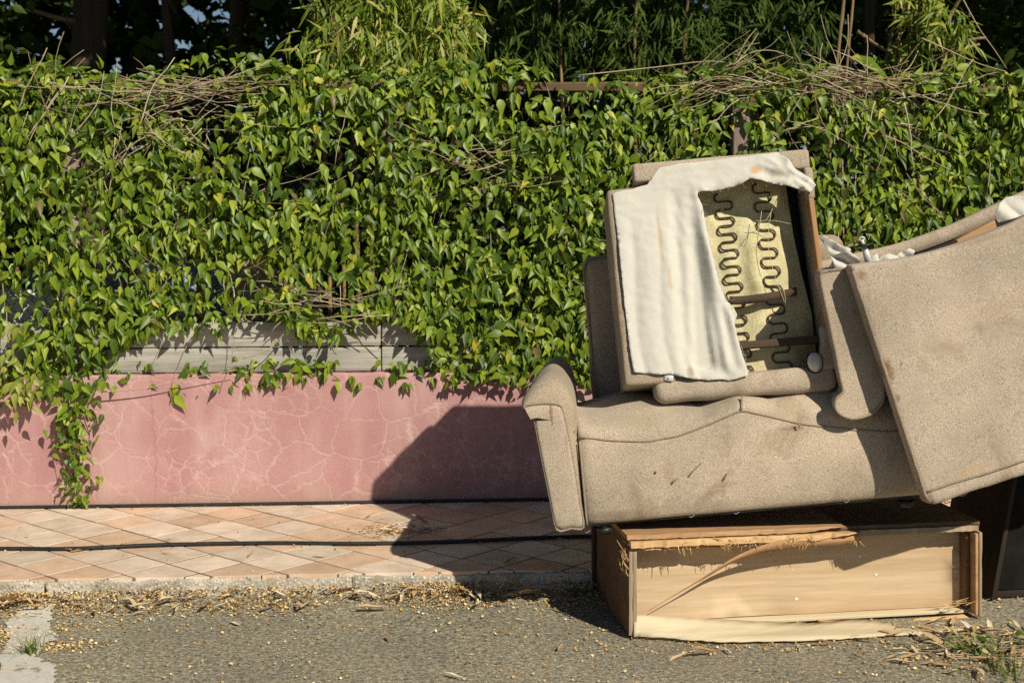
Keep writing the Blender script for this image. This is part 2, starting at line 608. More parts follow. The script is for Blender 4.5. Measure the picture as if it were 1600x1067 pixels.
def m_asphalt():
    M = Mat('worn_asphalt', 0.93, 0.2)
    c = M.coord()
    a = M.noise(c, 80, 6, 0.85)
    b = M.noise(M.map(c, (48, 60, 1)), 1.0, 5, 0.75)
    s = M.math('ADD', M.math('MULTIPLY', a, 0.55), M.math('MULTIPLY', b, 0.45))
    col = M.ramp(s, [(0.40, (0.050, 0.045, 0.032)), (0.47, (0.22, 0.202, 0.150)), (0.54, (0.38, 0.35, 0.27)), (0.61, (0.74, 0.69, 0.56))])
    big = M.ramp(M.noise(c, 1.6, 4), [(0.3, (0.80, 0.80, 0.80)), (0.7, (1.12, 1.10, 1.06))])
    col = M.mix(1.0, col, big, 'MULTIPLY')
    chips = M.ramp(M.n('TexVoronoi', {'Vector': c, 'Scale': 75.0}).outputs['Distance'], [(0.16, 1.0), (0.26, 0.0)])
    pick = M.ramp(M.noise(c, 21, 3), [(0.42, 0.0), (0.54, 1.0)])
    col = M.mix(M.math('MULTIPLY', M.math('MULTIPLY', chips, pick), 0.6), col, (0.74, 0.70, 0.60))
    dirt = M.ramp(M.noise(c, 5, 5, 0.7), [(0.52, 0.0), (0.72, 1.0)])
    col = M.mix(M.math('MULTIPLY', dirt, 0.35), col, (0.42, 0.32, 0.18))
    M.color(col)
    M.bump(s, 0.8, 0.012)
    return M.m


ASPH = m_asphalt()
def m_patch():
    M = Mat('worn_cement_patch', 0.92, 0.2)
    c = M.coord()
    f = M.noise(c, 60, 4, 0.7)
    col = M.ramp(f, [(0.3, (0.50, 0.485, 0.43)), (0.7, (0.66, 0.645, 0.59))])
    wear = M.ramp(M.noise(c, 9, 7, 0.75), [(0.56, 0.0), (0.62, 1.0)])
    col = M.mix(wear, col, M.ramp(M.noise(c, 70, 4, 0.8), [(0.35, (0.10, 0.09, 0.065)), (0.65, (0.46, 0.42, 0.33))]))
    M.color(col)
    M.bump(f, 0.4, 0.005)
    return M.m


PATCH = m_patch()
SOIL = m_plain('dark_garden_soil', (0.055, 0.042, 0.028), 0.95, 0.1, 0, 0.4, 12, 0.5)
EARTH = m_plain('dull_earth', (0.11, 0.10, 0.075), 0.95, 0.1, 0, 0.3, 3, 0.2)

G_STOPS = [(0.0, (0.20, 0.12, 0.05)), (0.012, (0.050, 0.100, 0.010)), (0.28, (0.092, 0.160, 0.011)), (0.60, (0.170, 0.255, 0.018)),
           (0.88, (0.265, 0.345, 0.030)), (0.98, (0.33, 0.39, 0.04)), (1.0, (0.50, 0.43, 0.05))]
LEAF_I = m_leaf('vine_leaf', G_STOPS, 'island')
LEAF_O = m_leaf('vine_leaf_single', G_STOPS, 'object')
LEAF_Y = m_leaf('young_yellow_leaf', [(0, (0.22, 0.27, 0.035)), (1, (0.40, 0.40, 0.09))], 'object')
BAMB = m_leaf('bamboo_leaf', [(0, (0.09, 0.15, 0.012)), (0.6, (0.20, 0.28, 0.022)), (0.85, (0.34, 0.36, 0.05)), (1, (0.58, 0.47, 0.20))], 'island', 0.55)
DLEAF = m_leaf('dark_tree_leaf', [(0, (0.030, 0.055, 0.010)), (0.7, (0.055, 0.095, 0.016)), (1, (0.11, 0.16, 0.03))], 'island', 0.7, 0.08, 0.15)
TWIG = m_random('dry_twig', [(0, (0.20, 0.14, 0.08)), (0.5, (0.42, 0.33, 0.22)), (1, (0.60, 0.51, 0.37))])
BARK = m_wood('dark_bark', (0.040, 0.028, 0.018), (0.11, 0.080, 0.052), 'z', 0.5, 0.95, 0.8)
CANE = m_wood('tan_bamboo_cane', (0.10, 0.065, 0.03), (0.38, 0.27, 0.13), 'z', 0.35)
DRY = m_random('dry_leaf', [(0, (0.30, 0.16, 0.07)), (0.3, (0.52, 0.35, 0.18)), (0.65, (0.68, 0.53, 0.34)), (1, (0.78, 0.70, 0.55))])
SEED = m_random('seed_husk', [(0, (0.20, 0.09, 0.035)), (0.3, (0.56, 0.32, 0.10)), (0.7, (0.78, 0.56, 0.22)), (1, (0.88, 0.78, 0.52))])
GRASS = m_leaf('weed_green', [(0, (0.07, 0.13, 0.02)), (0.7, (0.16, 0.22, 0.04)), (1, (0.40, 0.34, 0.14))], 'island', 0.5)
WIRE = m_plain('dark_fence_wire', (0.035, 0.028, 0.022), 0.6, 0.4, 0.4, 0.3, 60, 0)
BLUE = m_plain('pale_blue_paint', (0.33, 0.39, 0.44), 0.7, 0.3, 0, 0.18, 6)
CONC = m_plain('grey_concrete', (0.36, 0.33, 0.27), 0.92, 0.2, 0, 0.2, 20)
WHITEP = m_plain('white_plastic', (0.72, 0.72, 0.70), 0.55, 0.4, 0, 0.08, 10)

# ------------------------------------------------------------------ setting: ground, road, footpath, kerb
YAW = math.radians(3.9)
E = Vector((math.cos(YAW), math.sin(YAW), 0))
WALL = Frame((0, 6.853, 0), E, (0, 0, 1))       # x along the wall, y into the garden
KW = -1.245                                     # kerb face, in wall-frame y

g = mesh([(-400, -400, -0.03), (400, -400, -0.03), (400, 700, -0.03), (-400, 700, -0.03)], [(0, 1, 2, 3)], False)
obj('ground', g, EARTH, kind='structure')


def rise(y):
    t = max(0.0, 1 - (KW - y) / 0.30)
    return 0.031 * t * t


def strip(x0, x1, y0, y1, z, nx=1, ny=1, amp=0.0, f=1.0):
    V = []; F = []
    for j in range(ny + 1):
        for i in range(nx + 1):
            x = x0 + (x1 - x0) * i / nx; y = y0 + (y1 - y0) * j / ny
            V.append((x, y, z + amp * noise.noise(Vector((x * f, y * f, 0))) + (rise(y) if amp == 0.008 else 0)))
    for j in range(ny):
        for i in range(nx):
            a = j * (nx + 1) + i
            F.append((a, a + 1, a + nx + 2, a + nx + 1))
    return mesh(V, F)


obj('road', strip(-14, 14, -9, KW - 0.005, 0.0, 140, 110, 0.008, 1.3), ASPH, M=WALL.M, kind='structure')
obj('garden_ground', strip(-14, 14, 0.15, 24, 0.12, 40, 40, 0.10, 0.7), SOIL, M=WALL.M, kind='structure')

foot = obj('footpath', rbox((-12, KW + 0.012, -0.02), (12, -0.002, 0.0985), 0.002, 0.6, k=1), GROUT, M=WALL.M, kind='structure')
xk = -12.0
kerb_lengths = []
while xk < 12:
    L = random.uniform(1.15, 1.5)
    kerb_lengths.append((xk, xk + L)); xk += L
kerb = obj('kerb', rbox((kerb_lengths[0][0], KW + 0.02, -0.02), (12, KW + 0.1, 0.09), 0.004, 0.5, k=1), GROUT, M=WALL.M, kind='structure')
for (a, b) in kerb_lengths:
    me = rbox((a + 0.002, KW - 0.004, -0.02), (b - 0.002, KW + 0.014, 0.091), 0.010, 0.03, 0.012, 22, seed=a)
    obj('kerb_stone', me, KERB, parent=kerb)

# diamond tiles, clipped to the footpath
S = 0.2065
HD = S / math.sqrt(2)
X0, X1, Y0, Y1 = -3.1, 3.6, KW + 0.006, -0.006


def clip(poly, axis, lim, keep_less):
    out = []
    for i in range(len(poly)):
        a, b = poly[i], poly[(i + 1) % len(poly)]
        ia = (a[axis] <= lim) == keep_less; ib = (b[axis] <= lim) == keep_less
        if ia: out.append(a)
        if ia != ib:
            t = (lim - a[axis]) / (b[axis] - a[axis])
            out.append((a[0] + (b[0] - a[0]) * t, a[1] + (b[1] - a[1]) * t))
    return out


def tile_mesh(poly, mt):
    n = len(poly)
    cx = sum(p[0] for p in poly) / n; cy = sum(p[1] for p in poly) / n
    V = []
    for k, z, s in ((0, -0.008, 0), (1, 0.0065, 0), (2, 0.008, 0.0016)):
        for p in poly:
            d = math.hypot(p[0] - cx, p[1] - cy)
            f = max(0, (d - s) / d)
            V.append((cx + (p[0] - cx) * f, cy + (p[1] - cy) * f, z))
    F = []
    for r in range(2):
        for i in range(n):
            j = (i + 1) % n
            F.append((r * n + i, r * n + j, (r + 1) * n + j, (r + 1) * n + i))
    F.append(tuple(2 * n + i for i in range(n)))
    me = mesh(V, F, False)
    me.materials.append(mt)
    return me


gap = 0.0062
full = [(0, -HD + gap), (HD - gap, 0), (0, HD - gap), (-HD + gap, 0)]
full_me = [tile_mesh(full, TILE_C), tile_mesh(full, TILE_P)]
trng = random.Random(5)
phase = 0.02
for r in range(-2, 14):
    for q in range(-40, 41):
        cx = q * HD * 2 + (HD if r % 2 else 0) + phase
        cy = Y0 + r * HD + 0.052
        if cx < X0 or cx > X1: continue
        poly = [(cx + a, cy + b) for a, b in full]
        c = clip(clip(poly, 1, Y0, False), 1, Y1, True)
        if len(c) < 3: continue
        ar = abs(sum(c[i][0] * c[(i + 1) % len(c)][1] - c[(i + 1) % len(c)][0] * c[i][1] for i in range(len(c)))) / 2
        if ar < 0.0012: continue
        pink = trng.random() < (0.75 if r % 3 == 0 else 0.27)
        if len(c) == 4 and ar > 0.95 * 2 * (HD - gap) ** 2:
            me = full_me[1 if pink else 0]
        else:
            me = tile_mesh([(a - cx, b - cy) for a, b in c], TILE_P if pink else TILE_C)
        T = Matrix.Translation((cx, cy, 0.0925 + trng.uniform(-0.0012, 0.0012))) @ Matrix.Rotation(trng.uniform(-0.006, 0.006), 4, 'X') @ Matrix.Rotation(trng.uniform(-0.006, 0.006), 4, 'Y')
        obj('tile', me, parent=foot, M=T)
for a, b in ((-12, X0 - HD), (X1 + HD, 12)):
    obj('paving', strip(a, b, Y0, Y1, 0.099), TILE_C, parent=foot)

# cement patch at the road edge, left
pp = [(-5, 1075), (2, 1030), (12, 1000), (8, 975), (30, 958), (78, 950), (84, 962), (74, 976), (92, 990), (84, 1003), (66, 1010), (58, 1022),
      (62, 1036), (84, 1043), (86, 1060), (82, 1075)]
pl = []
for (x, y) in pp:
    Y = CAM_H * FPX / (y - HOR)
    w = P(x, y, Y); pl.append((w.x, w.y))
pl2 = []
for i in range(len(pl)):
    a, b = Vector(pl[i]), Vector(pl[(i + 1) % len(pl)])
    for j in range(7):
        p = a.lerp(b, j / 7); pl2.append((p.x + random.uniform(-.011, .011), p.y + random.uniform(-.011, .011)))


def patch_pt(x, y):
    l = WALL.I @ Vector((x, y, 0))
    return (x, y, 0.0065 + 0.008 * noise.noise(Vector((l.x * 1.3, l.y * 1.3, 0))) + rise(l.y))


me = sheet(pl2, 0.05, patch_pt)
obj('cement_patch', me, PATCH, kind='structure')

# ------------------------------------------------------------------ pink wall
WT = 0.715


def wallwarp(p):
    q = Vector(p)
    if q.z > WT - 0.03:
        q.z += 0.012 * noise.noise(Vector((q.x * 5, q.y * 5, 3))) + 0.006 * noise.noise(Vector((q.x * 21, 0, 1)))
    if q.y < 0.05:
        q.y += 0.004 * noise.noise(Vector((q.x * 2.5, 0, q.z * 2.5)))
    return q


wall = obj('pink_wall', rbox((-7, 0, 0.02), (7, 0.19, WT), 0.012, 0.07, warp=wallwarp, k=2), STUCCO, M=WALL.M,
           label='low pink rendered masonry wall with pale crazed cracks behind the footpath', cat='wall')

# ------------------------------------------------------------------ fence on the wall
fence = empty('chain_link_fence', WALL.M, 'chain link fence with timber posts and grey planks under the climbing vine', 'fence')
for k in range(-2, 3):
    xa = -0.62 + k * 2.4
    for (z0, z1, dy) in ((WT + 0.004, 0.832, 0.0), (0.838, 0.952, 0.006)):
        me = rbox((xa + 0.003, 0.035 + dy, z0), (xa + 2.397, 0.075 + dy, z1), 0.004, 0.06, 0.004, 8, seed=k + z0, k=1)
        obj('plank', me, GREYW, parent=fence)
posts_x = []
for px in (118, 1152):
    p = WALL.pix(px, 240, 0.1); posts_x.append(p.x)
sp_ = posts_x[1] - posts_x[0]
for x in (posts_x[0] - sp_, posts_x[0], posts_x[1], posts_x[1] + sp_):
    me = rbox((x - 0.042, -0.005, 0.956), (x + 0.042, 0.075, 2.02), 0.008, 0.08, 0.008, 9, seed=x, k=1)
    obj('post', me, POSTW, parent=fence)
for k in range(-2, 3):
    me = rbox((-0.9 + k * 2.6, 0.09, 2.055), (-0.9 + (k + 1) * 2.6 - 0.005, 0.145, 2.10), 0.004, 0.1, 0.006, 4, seed=k, k=1)
    obj('top_rail', me, RAILW, parent=fence)
lst = []
zb, zt = 0.955, 2.05
D = 0.062
for i in range(-130, 130):
    x = i * D
    for s in (1, -1):
        a = Vector((x, 0.085 + s * 0.002, zb)); b = Vector((x + s * (zt - zb) * 0.86, 0.085 + s * 0.002, zt))
        if min(a.x, b.x) < -4.6 or max(a.x, b.x) > 5.0: continue
        lst.append(tube_arrays([a, b], 0.0017, sides=3))
obj('wire_mesh', mesh(*join_arrays(lst)), WIRE, parent=fence, kind='stuff')

# pale things behind the mesh
o = obj('painted_panel', rbox((-0.85, -0.015, 0), (0.62, 0.015, 1.05), 0.004, 0.2, 0.003, 3, k=1), BLUE,
        M=WALL.M @ Matrix.Translation((-1.55, 0.50, 0.16)) @ Matrix.Rotation(-0.1, 4, 'X'),
        label='pale blue painted board leaning behind the chain link mesh on the left', cat='board')
for k, px in enumerate((205, 316)):
    x = WALL.pix(px, 420, 0.40).x
    obj('garden_stake', rbox((-0.018, -0.018, 0), (0.018, 0.018, 1.6), 0.004, 0.1, 0.004, 9, k=1), TIMBER,
        M=WALL.M @ Matrix.Translation((x, 0.34, 0.12)),
        label='thin brown timber stake behind the mesh, ' + ('nearer the left edge' if k == 0 else 'nearer the grey concrete block'), cat='stake', group='stakes behind the fence')
x = WALL.pix(405, 440, 0.4).x
obj('concrete_block', rbox((-0.15, -0.10, 0), (0.15, 0.10, 1.15), 0.01, 0.06, 0.008, 7), CONC, M=WALL.M @ Matrix.Translation((x, 0.38, 0.12)),
    label='rough grey concrete pier seen through the chain link mesh', cat='block')
x = WALL.pix(45, 460, 0.3).x


def bagwarp(p):
    n = noise.noise_vector(p * 9)
    return p + n * 0.035


obj('plastic_sack', rbox((-0.22, -0.12, 0), (0.22, 0.12, 1.0), 0.09, 0.03, warp=bagwarp), WHITEP, M=WALL.M @ Matrix.Translation((x, 0.33, 0.10)),
    label='crumpled white plastic sack behind the mesh at the left edge', cat='sack')

# ------------------------------------------------------------------ leaves
LT_MID = [(0, 0.0), (0, 0.34), (0, 0.70), (0, 1.0)]
LT_SIDE = [(0.19, 0.11), (0.275, 0.36), (0.115, 0.72)]


def leaf_template(fold=0.35, curl=0.22, wid=1.0):
    V = []
    for x, y in LT_MID:
        V.append((0, y, -curl * y * y))
    for s in (-1, 1):
        for x, y in LT_SIDE:
            V.append((s * x * wid, y, fold * x * wid - curl * y * y))
    quads = []
    tris = []
    for s, o in ((-1, 4), (1, 7)):
        q = [(0, 1, o + 1, o), (1, 2, o + 2, o + 1)]
        t = [(2, 3, o + 2)]
        if s == 1:
            pass
        else:
            q = [tuple(reversed(a)) for a in q]; t = [tuple(reversed(a)) for a in t]
        quads += q; tris += t
    # normal should be +z: side s=+1 order (0,1,right) is clockwise seen from +z, so flip
    quads = [tuple(reversed(a)) for a in quads]; tris = [tuple(reversed(a)) for a in tris]
    return np.array(V), np.array(quads), np.array(tris)


TEMPL = [leaf_template(0.35, 0.15, 0.92), leaf_template(0.6, 0.30, 0.84), leaf_template(0.22, 0.42, 1.0), leaf_template(0.8, 0.10, 0.78)]


def basis(tip, nrm):
    """columns: x side, y tip, z normal"""
    y = tip / np.linalg.norm(tip, axis=1, keepdims=True)
    z = nrm - (nrm * y).sum(1, keepdims=True) * y
    z /= np.linalg.norm(z, axis=1, keepdims=True) + 1e-9
    x = np.cross(y, z)
    return np.stack([x, y, z], axis=2)


def leaves_mesh(pos, B, size, templ_list, choice):
    Vs = []; Q = []; T = []; off = 0
    for k, (tv, tq, tt) in enumerate(templ_list):
        sel = np.where(choice == k)[0]
        if len(sel) == 0: continue
        v = np.einsum('nij,vj->nvi', B[sel], tv) * size[sel][:, None, None] + pos[sel][:, None, :]
        n, m = len(sel), len(tv)
        o = off + np.arange(n)[:, None, None] * m
        if len(tq): Q.append((o + tq[None]).reshape(-1, 4))
        if len(tt): T.append((o + tt[None]).reshape(-1, 3))
        Vs.append(v.reshape(-1, 3)); off += n * m
    F = []
    if Q: F.append(np.concatenate(Q))
    if T: F.append(np.concatenate(T))
    return np_mesh(np.concatenate(Vs), F)


YTOP = [(0, 98), (60, 92), (130, 104), (200, 108), (250, 104), (300, 76), (350, 64), (400, 78), (450, 96), (520, 104), (600, 106), (700, 97), (780, 86),
        (850, 100), (900, 112), (980, 116), (1050, 108), (1150, 95), (1250, 108), (1300, 112), (1400, 116), (1500, 108), (1600, 108)]
YBOT = [(-400, 600), (0, 632), (60, 622), (100, 615), (150, 600), (185, 560), (210, 525), (250, 505), (300, 520), (330, 530), (360, 495), (400, 480), (440, 495), (475, 530),
        (510, 530), (560, 495), (610, 485), (650, 515), (680, 565), (700, 590), (760, 592), (830, 600), (1100, 592), (1600, 596)]
GAPS = [(300, 152, 105, 34, 0.16), (1335, 138, 105, 30, 0.25), (118, 236, 22, 38, 0.15), (1152, 205, 27, 42, 0.02), (735, 255, 55, 40, 0.35), (55, 470, 62, 42, 0.16),
        (188, 425, 36, 38, 0.14), (310, 420, 60, 34, 0.28), (405, 445, 52, 50, 0.16), (520, 460, 60, 36, 0.25), (555, 380, 40, 40, 0.45), (700, 320, 40, 30, 0.4),
        (30, 170, 55, 35, 0.35), (205, 205, 40, 40, 0.45), (350, 330, 80, 16, 0.45), (620, 190, 60, 50, 0.55), (880, 130, 70, 18, 0.8),
        (1010, 145, 45, 18, 0.7), (1010, 205, 60, 40, 0.55), (1430, 150, 40, 20, 0.4), (470, 300, 60, 30, 0.6)]


def dens(px, py, s, z):
    yt = interp(px, YTOP); yb = interp(px, YBOT)
    wob = 14 * noise.noise(Vector((s * 7, z * 3, 2)))
    if py < yt + abs(wob) * 0.8: return 0.0
    d = 1.0
    if py > yb + wob:
        d = 0.0
        # creepers along the coping
        if 175 < px < 720 and 562 < py < 604:
            d = 0.50 * (0.35 + max(0, 1.2 * noise.noise(Vector((s * 4, 0, 7))) + 0.4))
        if 240 < px < 315 and 590 < py < 640: d = 0.22
    for (gx, gy, rx, ry, f) in GAPS:
        r = ((px - gx) / rx) ** 2 + ((py - gy) / ry) ** 2
        if r < 1: d *= f + (1 - f) * r * r
    n = noise.noise(Vector((s * 3.2, z * 3.2, 0)))
    d *= min(1.0, max(0.14, 0.74 + 1.25 * n))
    return d


def surf(s, z):
    return 0.115 + 0.075 * noise.noise(Vector((s * 2.1, z * 2.1, 5))) + 0.045 * noise.noise(Vector((s * 6, z * 6, 9)))


cand_pos = []; cand_meta = []
N_TRY = 74000
XA, XB = -3.9, 4.3
r1 = rng.random((N_TRY, 5))
for i in range(N_TRY):
    s = XA + (XB - XA) * r1[i, 0]; z = 0.60 + 1.75 * r1[i, 1]
    w = WALL.M @ Vector((s, -0.05, z))
    px, py = proj(w)
    if r1[i, 2] > dens(px, py, s, z): continue
    depth = surf(s, z) * (1 - 0.95 * r1[i, 3] ** 1.6)
    top = max(0.0, 1 - (py - interp(px, YTOP)) / 45.0)
    if py > 555 and px < 690: depth = 0.02 + 0.05 * r1[i, 3]
    cand_pos.append((s, 0.045 - depth, z)); cand_meta.append((px, py, top, r1[i, 4]))
cand_pos = np.array(cand_pos); cand_meta = np.array(cand_meta)
n = len(cand_pos)
rs_ = rng.random(n)
size = np.where(rng.random(n) < 0.5, 0.026 + 0.028 * rs_, 0.052 + 0.034 * rs_)
cand_pos[:, 1] += np.where(size < 0.052, 0.02, 0.0)
size *= np.where(cand_meta[:, 1] > 555, 0.75, 1.0)
size *= np.where(rng.random(n) < 0.12, 0.6, 1.0)
R3 = rng.normal(size=(n, 3))
tip = np.stack([0.55 * R3[:, 0], -0.30 + 0.30 * R3[:, 1], -0.95 + 0.45 * R3[:, 2]], 1)
up = cand_meta[:, 2] > 0
tip[up, 2] += 1.1 * cand_meta[up, 2] * (rng.random(up.sum()) + 0.15)
R3 = rng.normal(size=(n, 3))
nrm = np.stack([0.12 + 0.50 * R3[:, 0], -1.0 + 0.3 * R3[:, 1], 0.62 + 0.42 * R3[:, 2]], 1)
# pairs: opposite leaves share a node
for i in range(0, n - 1, 3):
    if abs(cand_pos[i, 2]) > 0:
        cand_pos[i + 1] = cand_pos[i] + rng.normal(size=3) * 0.006
        tip[i + 1] = tip[i] * np.array([-1, 1, 1]) + np.array([0.25 * np.sign(-tip[i, 0]), 0, 0])
B = basis(tip, nrm)
choice = rng.integers(0, 4, n)
vine = empty('climbing_vine', WALL.M, 'dense leafy green climbing vine covering the fence along the whole pink wall', 'vine')
# the 300 that show largest become single leaves
outward = -cand_pos[:, 1] + 0.9 * size + rng.random(n) * 0.05
inview = (cand_meta[:, 0] > 4) & (cand_meta[:, 0] < 1596) & ~((cand_meta[:, 0] > 930) & (cand_meta[:, 1] > 300)) & (cand_meta[:, 1] < 560)
order = np.argsort(-np.where(inview, outward, -9))
big = np.zeros(n, bool); big[order[:300]] = True
rest = ~big
obj('foliage', leaves_mesh(cand_pos[rest], B[rest], size[rest], TEMPL, choice[rest]), LEAF_I, parent=vine, kind='stuff')


def templ_obj_mesh(k, mt):
    tv, tq, tt = TEMPL[k]
    me = np_mesh(tv, [tq, tt]); me.materials.append(mt)
    return me


LM = [templ_obj_mesh(k, LEAF_O) for k in range(4)]
LMY = [templ_obj_mesh(k, LEAF_Y) for k in range(4)]


def leaf_obj(parent, pos, b, s, me):
    M = Matrix(((b[0, 0] * s, b[0, 1] * s, b[0, 2] * s, pos[0]), (b[1, 0] * s, b[1, 1] * s, b[1, 2] * s, pos[1]), (b[2, 0] * s, b[2, 1] * s, b[2, 2] * s, pos[2]), (0, 0, 0, 1)))
    return obj('leaf', me, parent=parent, M=M)


for i in np.where(big)[0]:
    leaf_obj(vine, cand_pos[i], B[i], size[i], LM[choice[i]])

# twigs and stems of the vine
lst = []


def wand(s, z, y, L, ang, r, bend=0.25, n=7):
    pts = []
    p = Vector((s, y, z)); a = ang; ya = random.uniform(-0.12, 0.12)
    for i in range(n):
        pts.append(p.copy())
        p = p + Vector((math.cos(a), ya, math.sin(a))) * (L / n)
        a += random.uniform(-bend, bend)
    return tube_arrays(pts, r, r * 0.55, 4)


for (cx, cy, rx, ry, cnt, lo_, hi_) in ((285, 146, 125, 24, 80, -0.22, 0.22), (250, 190, 80, 35, 45, -1.2, 1.2), (1300, 130, 150, 16, 70, -0.3, 0.15), (1340, 170, 110, 40, 70, -1.4, 1.4),
                                         (735, 255, 60, 40, 30, -0.6, 0.6), (1130, 130, 60, 30, 40, -0.2, 0.6), (520, 470, 80, 30, 30, -0.5, 0.5), (60, 190, 60, 50, 25, -1.3, 1.3)):
    for _ in range(cnt):
        p = WALL.pix(random.gauss(cx, rx * 0.55), random.gauss(cy, ry * 0.55), random.uniform(-0.13, 0.02))
        lst.append(wand(p.x, p.z, p.y, random.uniform(0.15, 0.5), random.uniform(lo_, hi_) + random.choice((0, math.pi)), random.uniform(0.0012, 0.0042)))
for _ in range(420):
    s = random.uniform(XA, XB); z = random.uniform(0.95, 1.85)
    lst.append(wand(s, z, random.uniform(-0.07, 0.06), random.uniform(0.15, 0.45), random.uniform(-math.pi, math.pi), random.uniform(0.0010, 0.0026)))
for _ in range(60):
    s = random.uniform(XA, XB)
    lst.append(wand(s, 1.0, random.uniform(-0.02, 0.05), random.uniform(0.6, 0.95), math.pi / 2 + random.uniform(-0.3, 0.3), random.uniform(0.002, 0.005), 0.15, 12))
obj('twigs', mesh(*join_arrays(lst)), TWIG, parent=vine, kind='stuff')
# single shoots that read on their own
for pts in ([(1148, 98), (1165, 66), (1182, 45)], [(1150, 100), (1170, 75), (1185, 52)], [(1146, 102), (1175, 82), (1210, 80), (1240, 92)],
            [(1440, 60), (1480, 78), (1530, 100), (1572, 112)], [(1505, 0), (1530, 45), (1555, 80), (1573, 108)],
            [(905, 118), (1020, 106), (1110, 96), (1160, 104)], [(1230, 120), (1320, 112), (1390, 128), (1440, 150)],
            [(380, 560), (420, 545), (445, 520), (455, 510)], [(160, 612), (230, 606), (300, 590), (370, 578)], [(180, 215), (170, 300), (160, 240), (200, 165)]):
    w = [WALL.pix(x, y, -0.07 + 0.02 * random.random()) for x, y in pts]
    obj('stem', tube(spline(w, 14), 0.0035, 0.0016, 5), TWIG, parent=vine)

# trailing strand hanging over the pink wall
tv_o = WALL.pix(120, 600, -0.03)
trail = empty('trailing_vine', WALL.M @ Matrix.Translation(tv_o), 'narrow strand of vine trailing down over the pink wall to the footpath', 'vine')
for k in range(7):
    p0 = WALL.pix(100 + k * 9, 596, -0.03) - tv_o
    p1 = WALL.pix(105 + random.uniform(-25, 40), 690, -0.025) - tv_o
    p2 = WALL.pix(118 + random.uniform(-40, 45), random.uniform(740, 782), -0.02) - tv_o
    obj('stem', tube(spline([p0, (p0 + p1) / 2 + Vector((random.uniform(-.02, .02), -.01, 0)), p1, p2], 10), 0.0022, 0.0011, 4), TWIG, parent=trail)
nt = 0
while nt < 215:
    t = random.random() ** 0.8
    y = 592 + 196 * t
    half = interp(y, [(590, 48), (640, 36), (700, 30), (740, 26), (790, 18)])
    x = interp(y, [(590, 125), (640, 118), (700, 118), (790, 124)]) + random.gauss(0, half * 0.5)
    p = WALL.pix(x, y, -0.02 - random.random() * interp(y, [(590, 0.09), (700, 0.06), (790, 0.035)])) - tv_o
    s = interp(y, [(590, 0.080), (650, 0.058), (700, 0.046), (790, 0.036)]) * random.uniform(0.7, 1.15)
    tp = np.array([[random.gauss(0, 0.75), -0.35 + random.gauss(0, 0.3), -0.65 + random.gauss(0, 0.4)]])
    nn = np.array([[0.1 + random.gauss(0, 0.5), -0.8, 0.75 + random.gauss(0, 0.4)]])
    leaf_obj(trail, p, basis(tp, nn)[0], s, LM[random.randrange(4)])
    nt += 1

# pale young bunch at the far left
yo = WALL.pix(40, 600, -0.05)
young = empty('young_vine_shoot', WALL.M @ Matrix.Translation(yo), 'bunch of pale yellow green young vine leaves at the left end of the pink wall', 'vine')
obj('stem', tube(spline([WALL.pix(10, 480, -0.03) - yo, WALL.pix(14, 540, -0.08) - yo, WALL.pix(34, 590, -0.08) - yo, WALL.pix(48, 640, -0.06) - yo], 10), 0.0025, 0.0014, 4), TWIG, parent=young)
for k in range(46):
    if k < 24: x, y = random.gauss(44, 16), random.gauss(612, 20)
    else: x, y = random.gauss(16, 12), random.uniform(500, 600)
    p = WALL.pix(x, y, -0.10 - 0.05 * random.random()) - yo
    tp = np.array([[random.gauss(0, 0.6), -0.35, -0.8 + random.gauss(0, 0.3)]]); nn = np.array([[random.gauss(0, 0.4), -1, 0.6]])
    leaf_obj(young, p, basis(tp, nn)[0], random.uniform(0.04, 0.07), LMY[random.randrange(4)])

# ------------------------------------------------------------------ black hoses
for pts, r, lab in (([(-300, 797), (0, 795), (250, 791), (500, 789), (700, 785), (850, 782), (1200, 778), (1900, 770)], 0.008, 'black hose lying against the foot of the pink wall'),
                    ([(-300, 861), (0, 857), (110, 857), (250, 851), (420, 848), (560, 849), (700, 846), (900, 838), (1200, 834), (1900, 820)], 0.0085, 'black hose running along the middle of the tiled footpath')):
    w = []
    for x, y in pts:
        Y = (CAM_H - 0.101 - r) * FPX / (y - HOR)
        q = P(x, y, Y); q.z = 0.101 + r
        if r == 0.008:
            l = WALL.I @ q; l.y = -0.018 + random.uniform(-0.004, 0.002); q = WALL.M @ l; q.z = 0.101 + r
        w.append(q)
    obj('hose', tube(spline(w, 70), r, r, 10), BLACK, label=lab, cat='hose', group='hoses on the footpath')

# ------------------------------------------------------------------ broken wooden box
BX = Frame(P(984, 997, 5.09), (math.cos(math.radians(9.6)), math.sin(math.radians(9.6)), 0), (0, 0, 1))
BX.M[2][3] = 0.012; BX.I = BX.M.inverted()
BW, BH, BD = 1.335, 0.345, 0.55
box = empty('broken_drawer_box', BX.M, 'broken pale plywood box lying on its side on the road, holding up the sofa', 'box')
bt = 0.024
me = rbox((0, 0.0, 0.0), (bt * 0.45, BD, BH - 0.03), 0.002, 0.08, 0.003, 12, k=1)
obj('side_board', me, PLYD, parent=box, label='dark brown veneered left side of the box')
me = rbox((bt * 0.5, 0.004, 0.004), (bt * 1.1, BD - 0.01, BH - 0.034), 0.002, 0.06, 0.004, 14, seed=3, k=1)
obj('inner_ply', me, PLYEDGE, parent=box)
me = rbox((-0.0035, -0.004, 0.0), (bt * 0.42, 0.0005, BH - 0.04), 0.001, 0.03, 0.002, 30, seed=5, k=1)
obj('edge_strip', me, PLYEDGE, parent=box)
me = rbox((bt * 0.48, -0.003, 0.01), (bt * 1.05, 0.003, BH - 0.05), 0.001, 0.03, 0.003, 30, seed=6, k=1)
obj('edge_strip', me, PLYEDGE, parent=box)
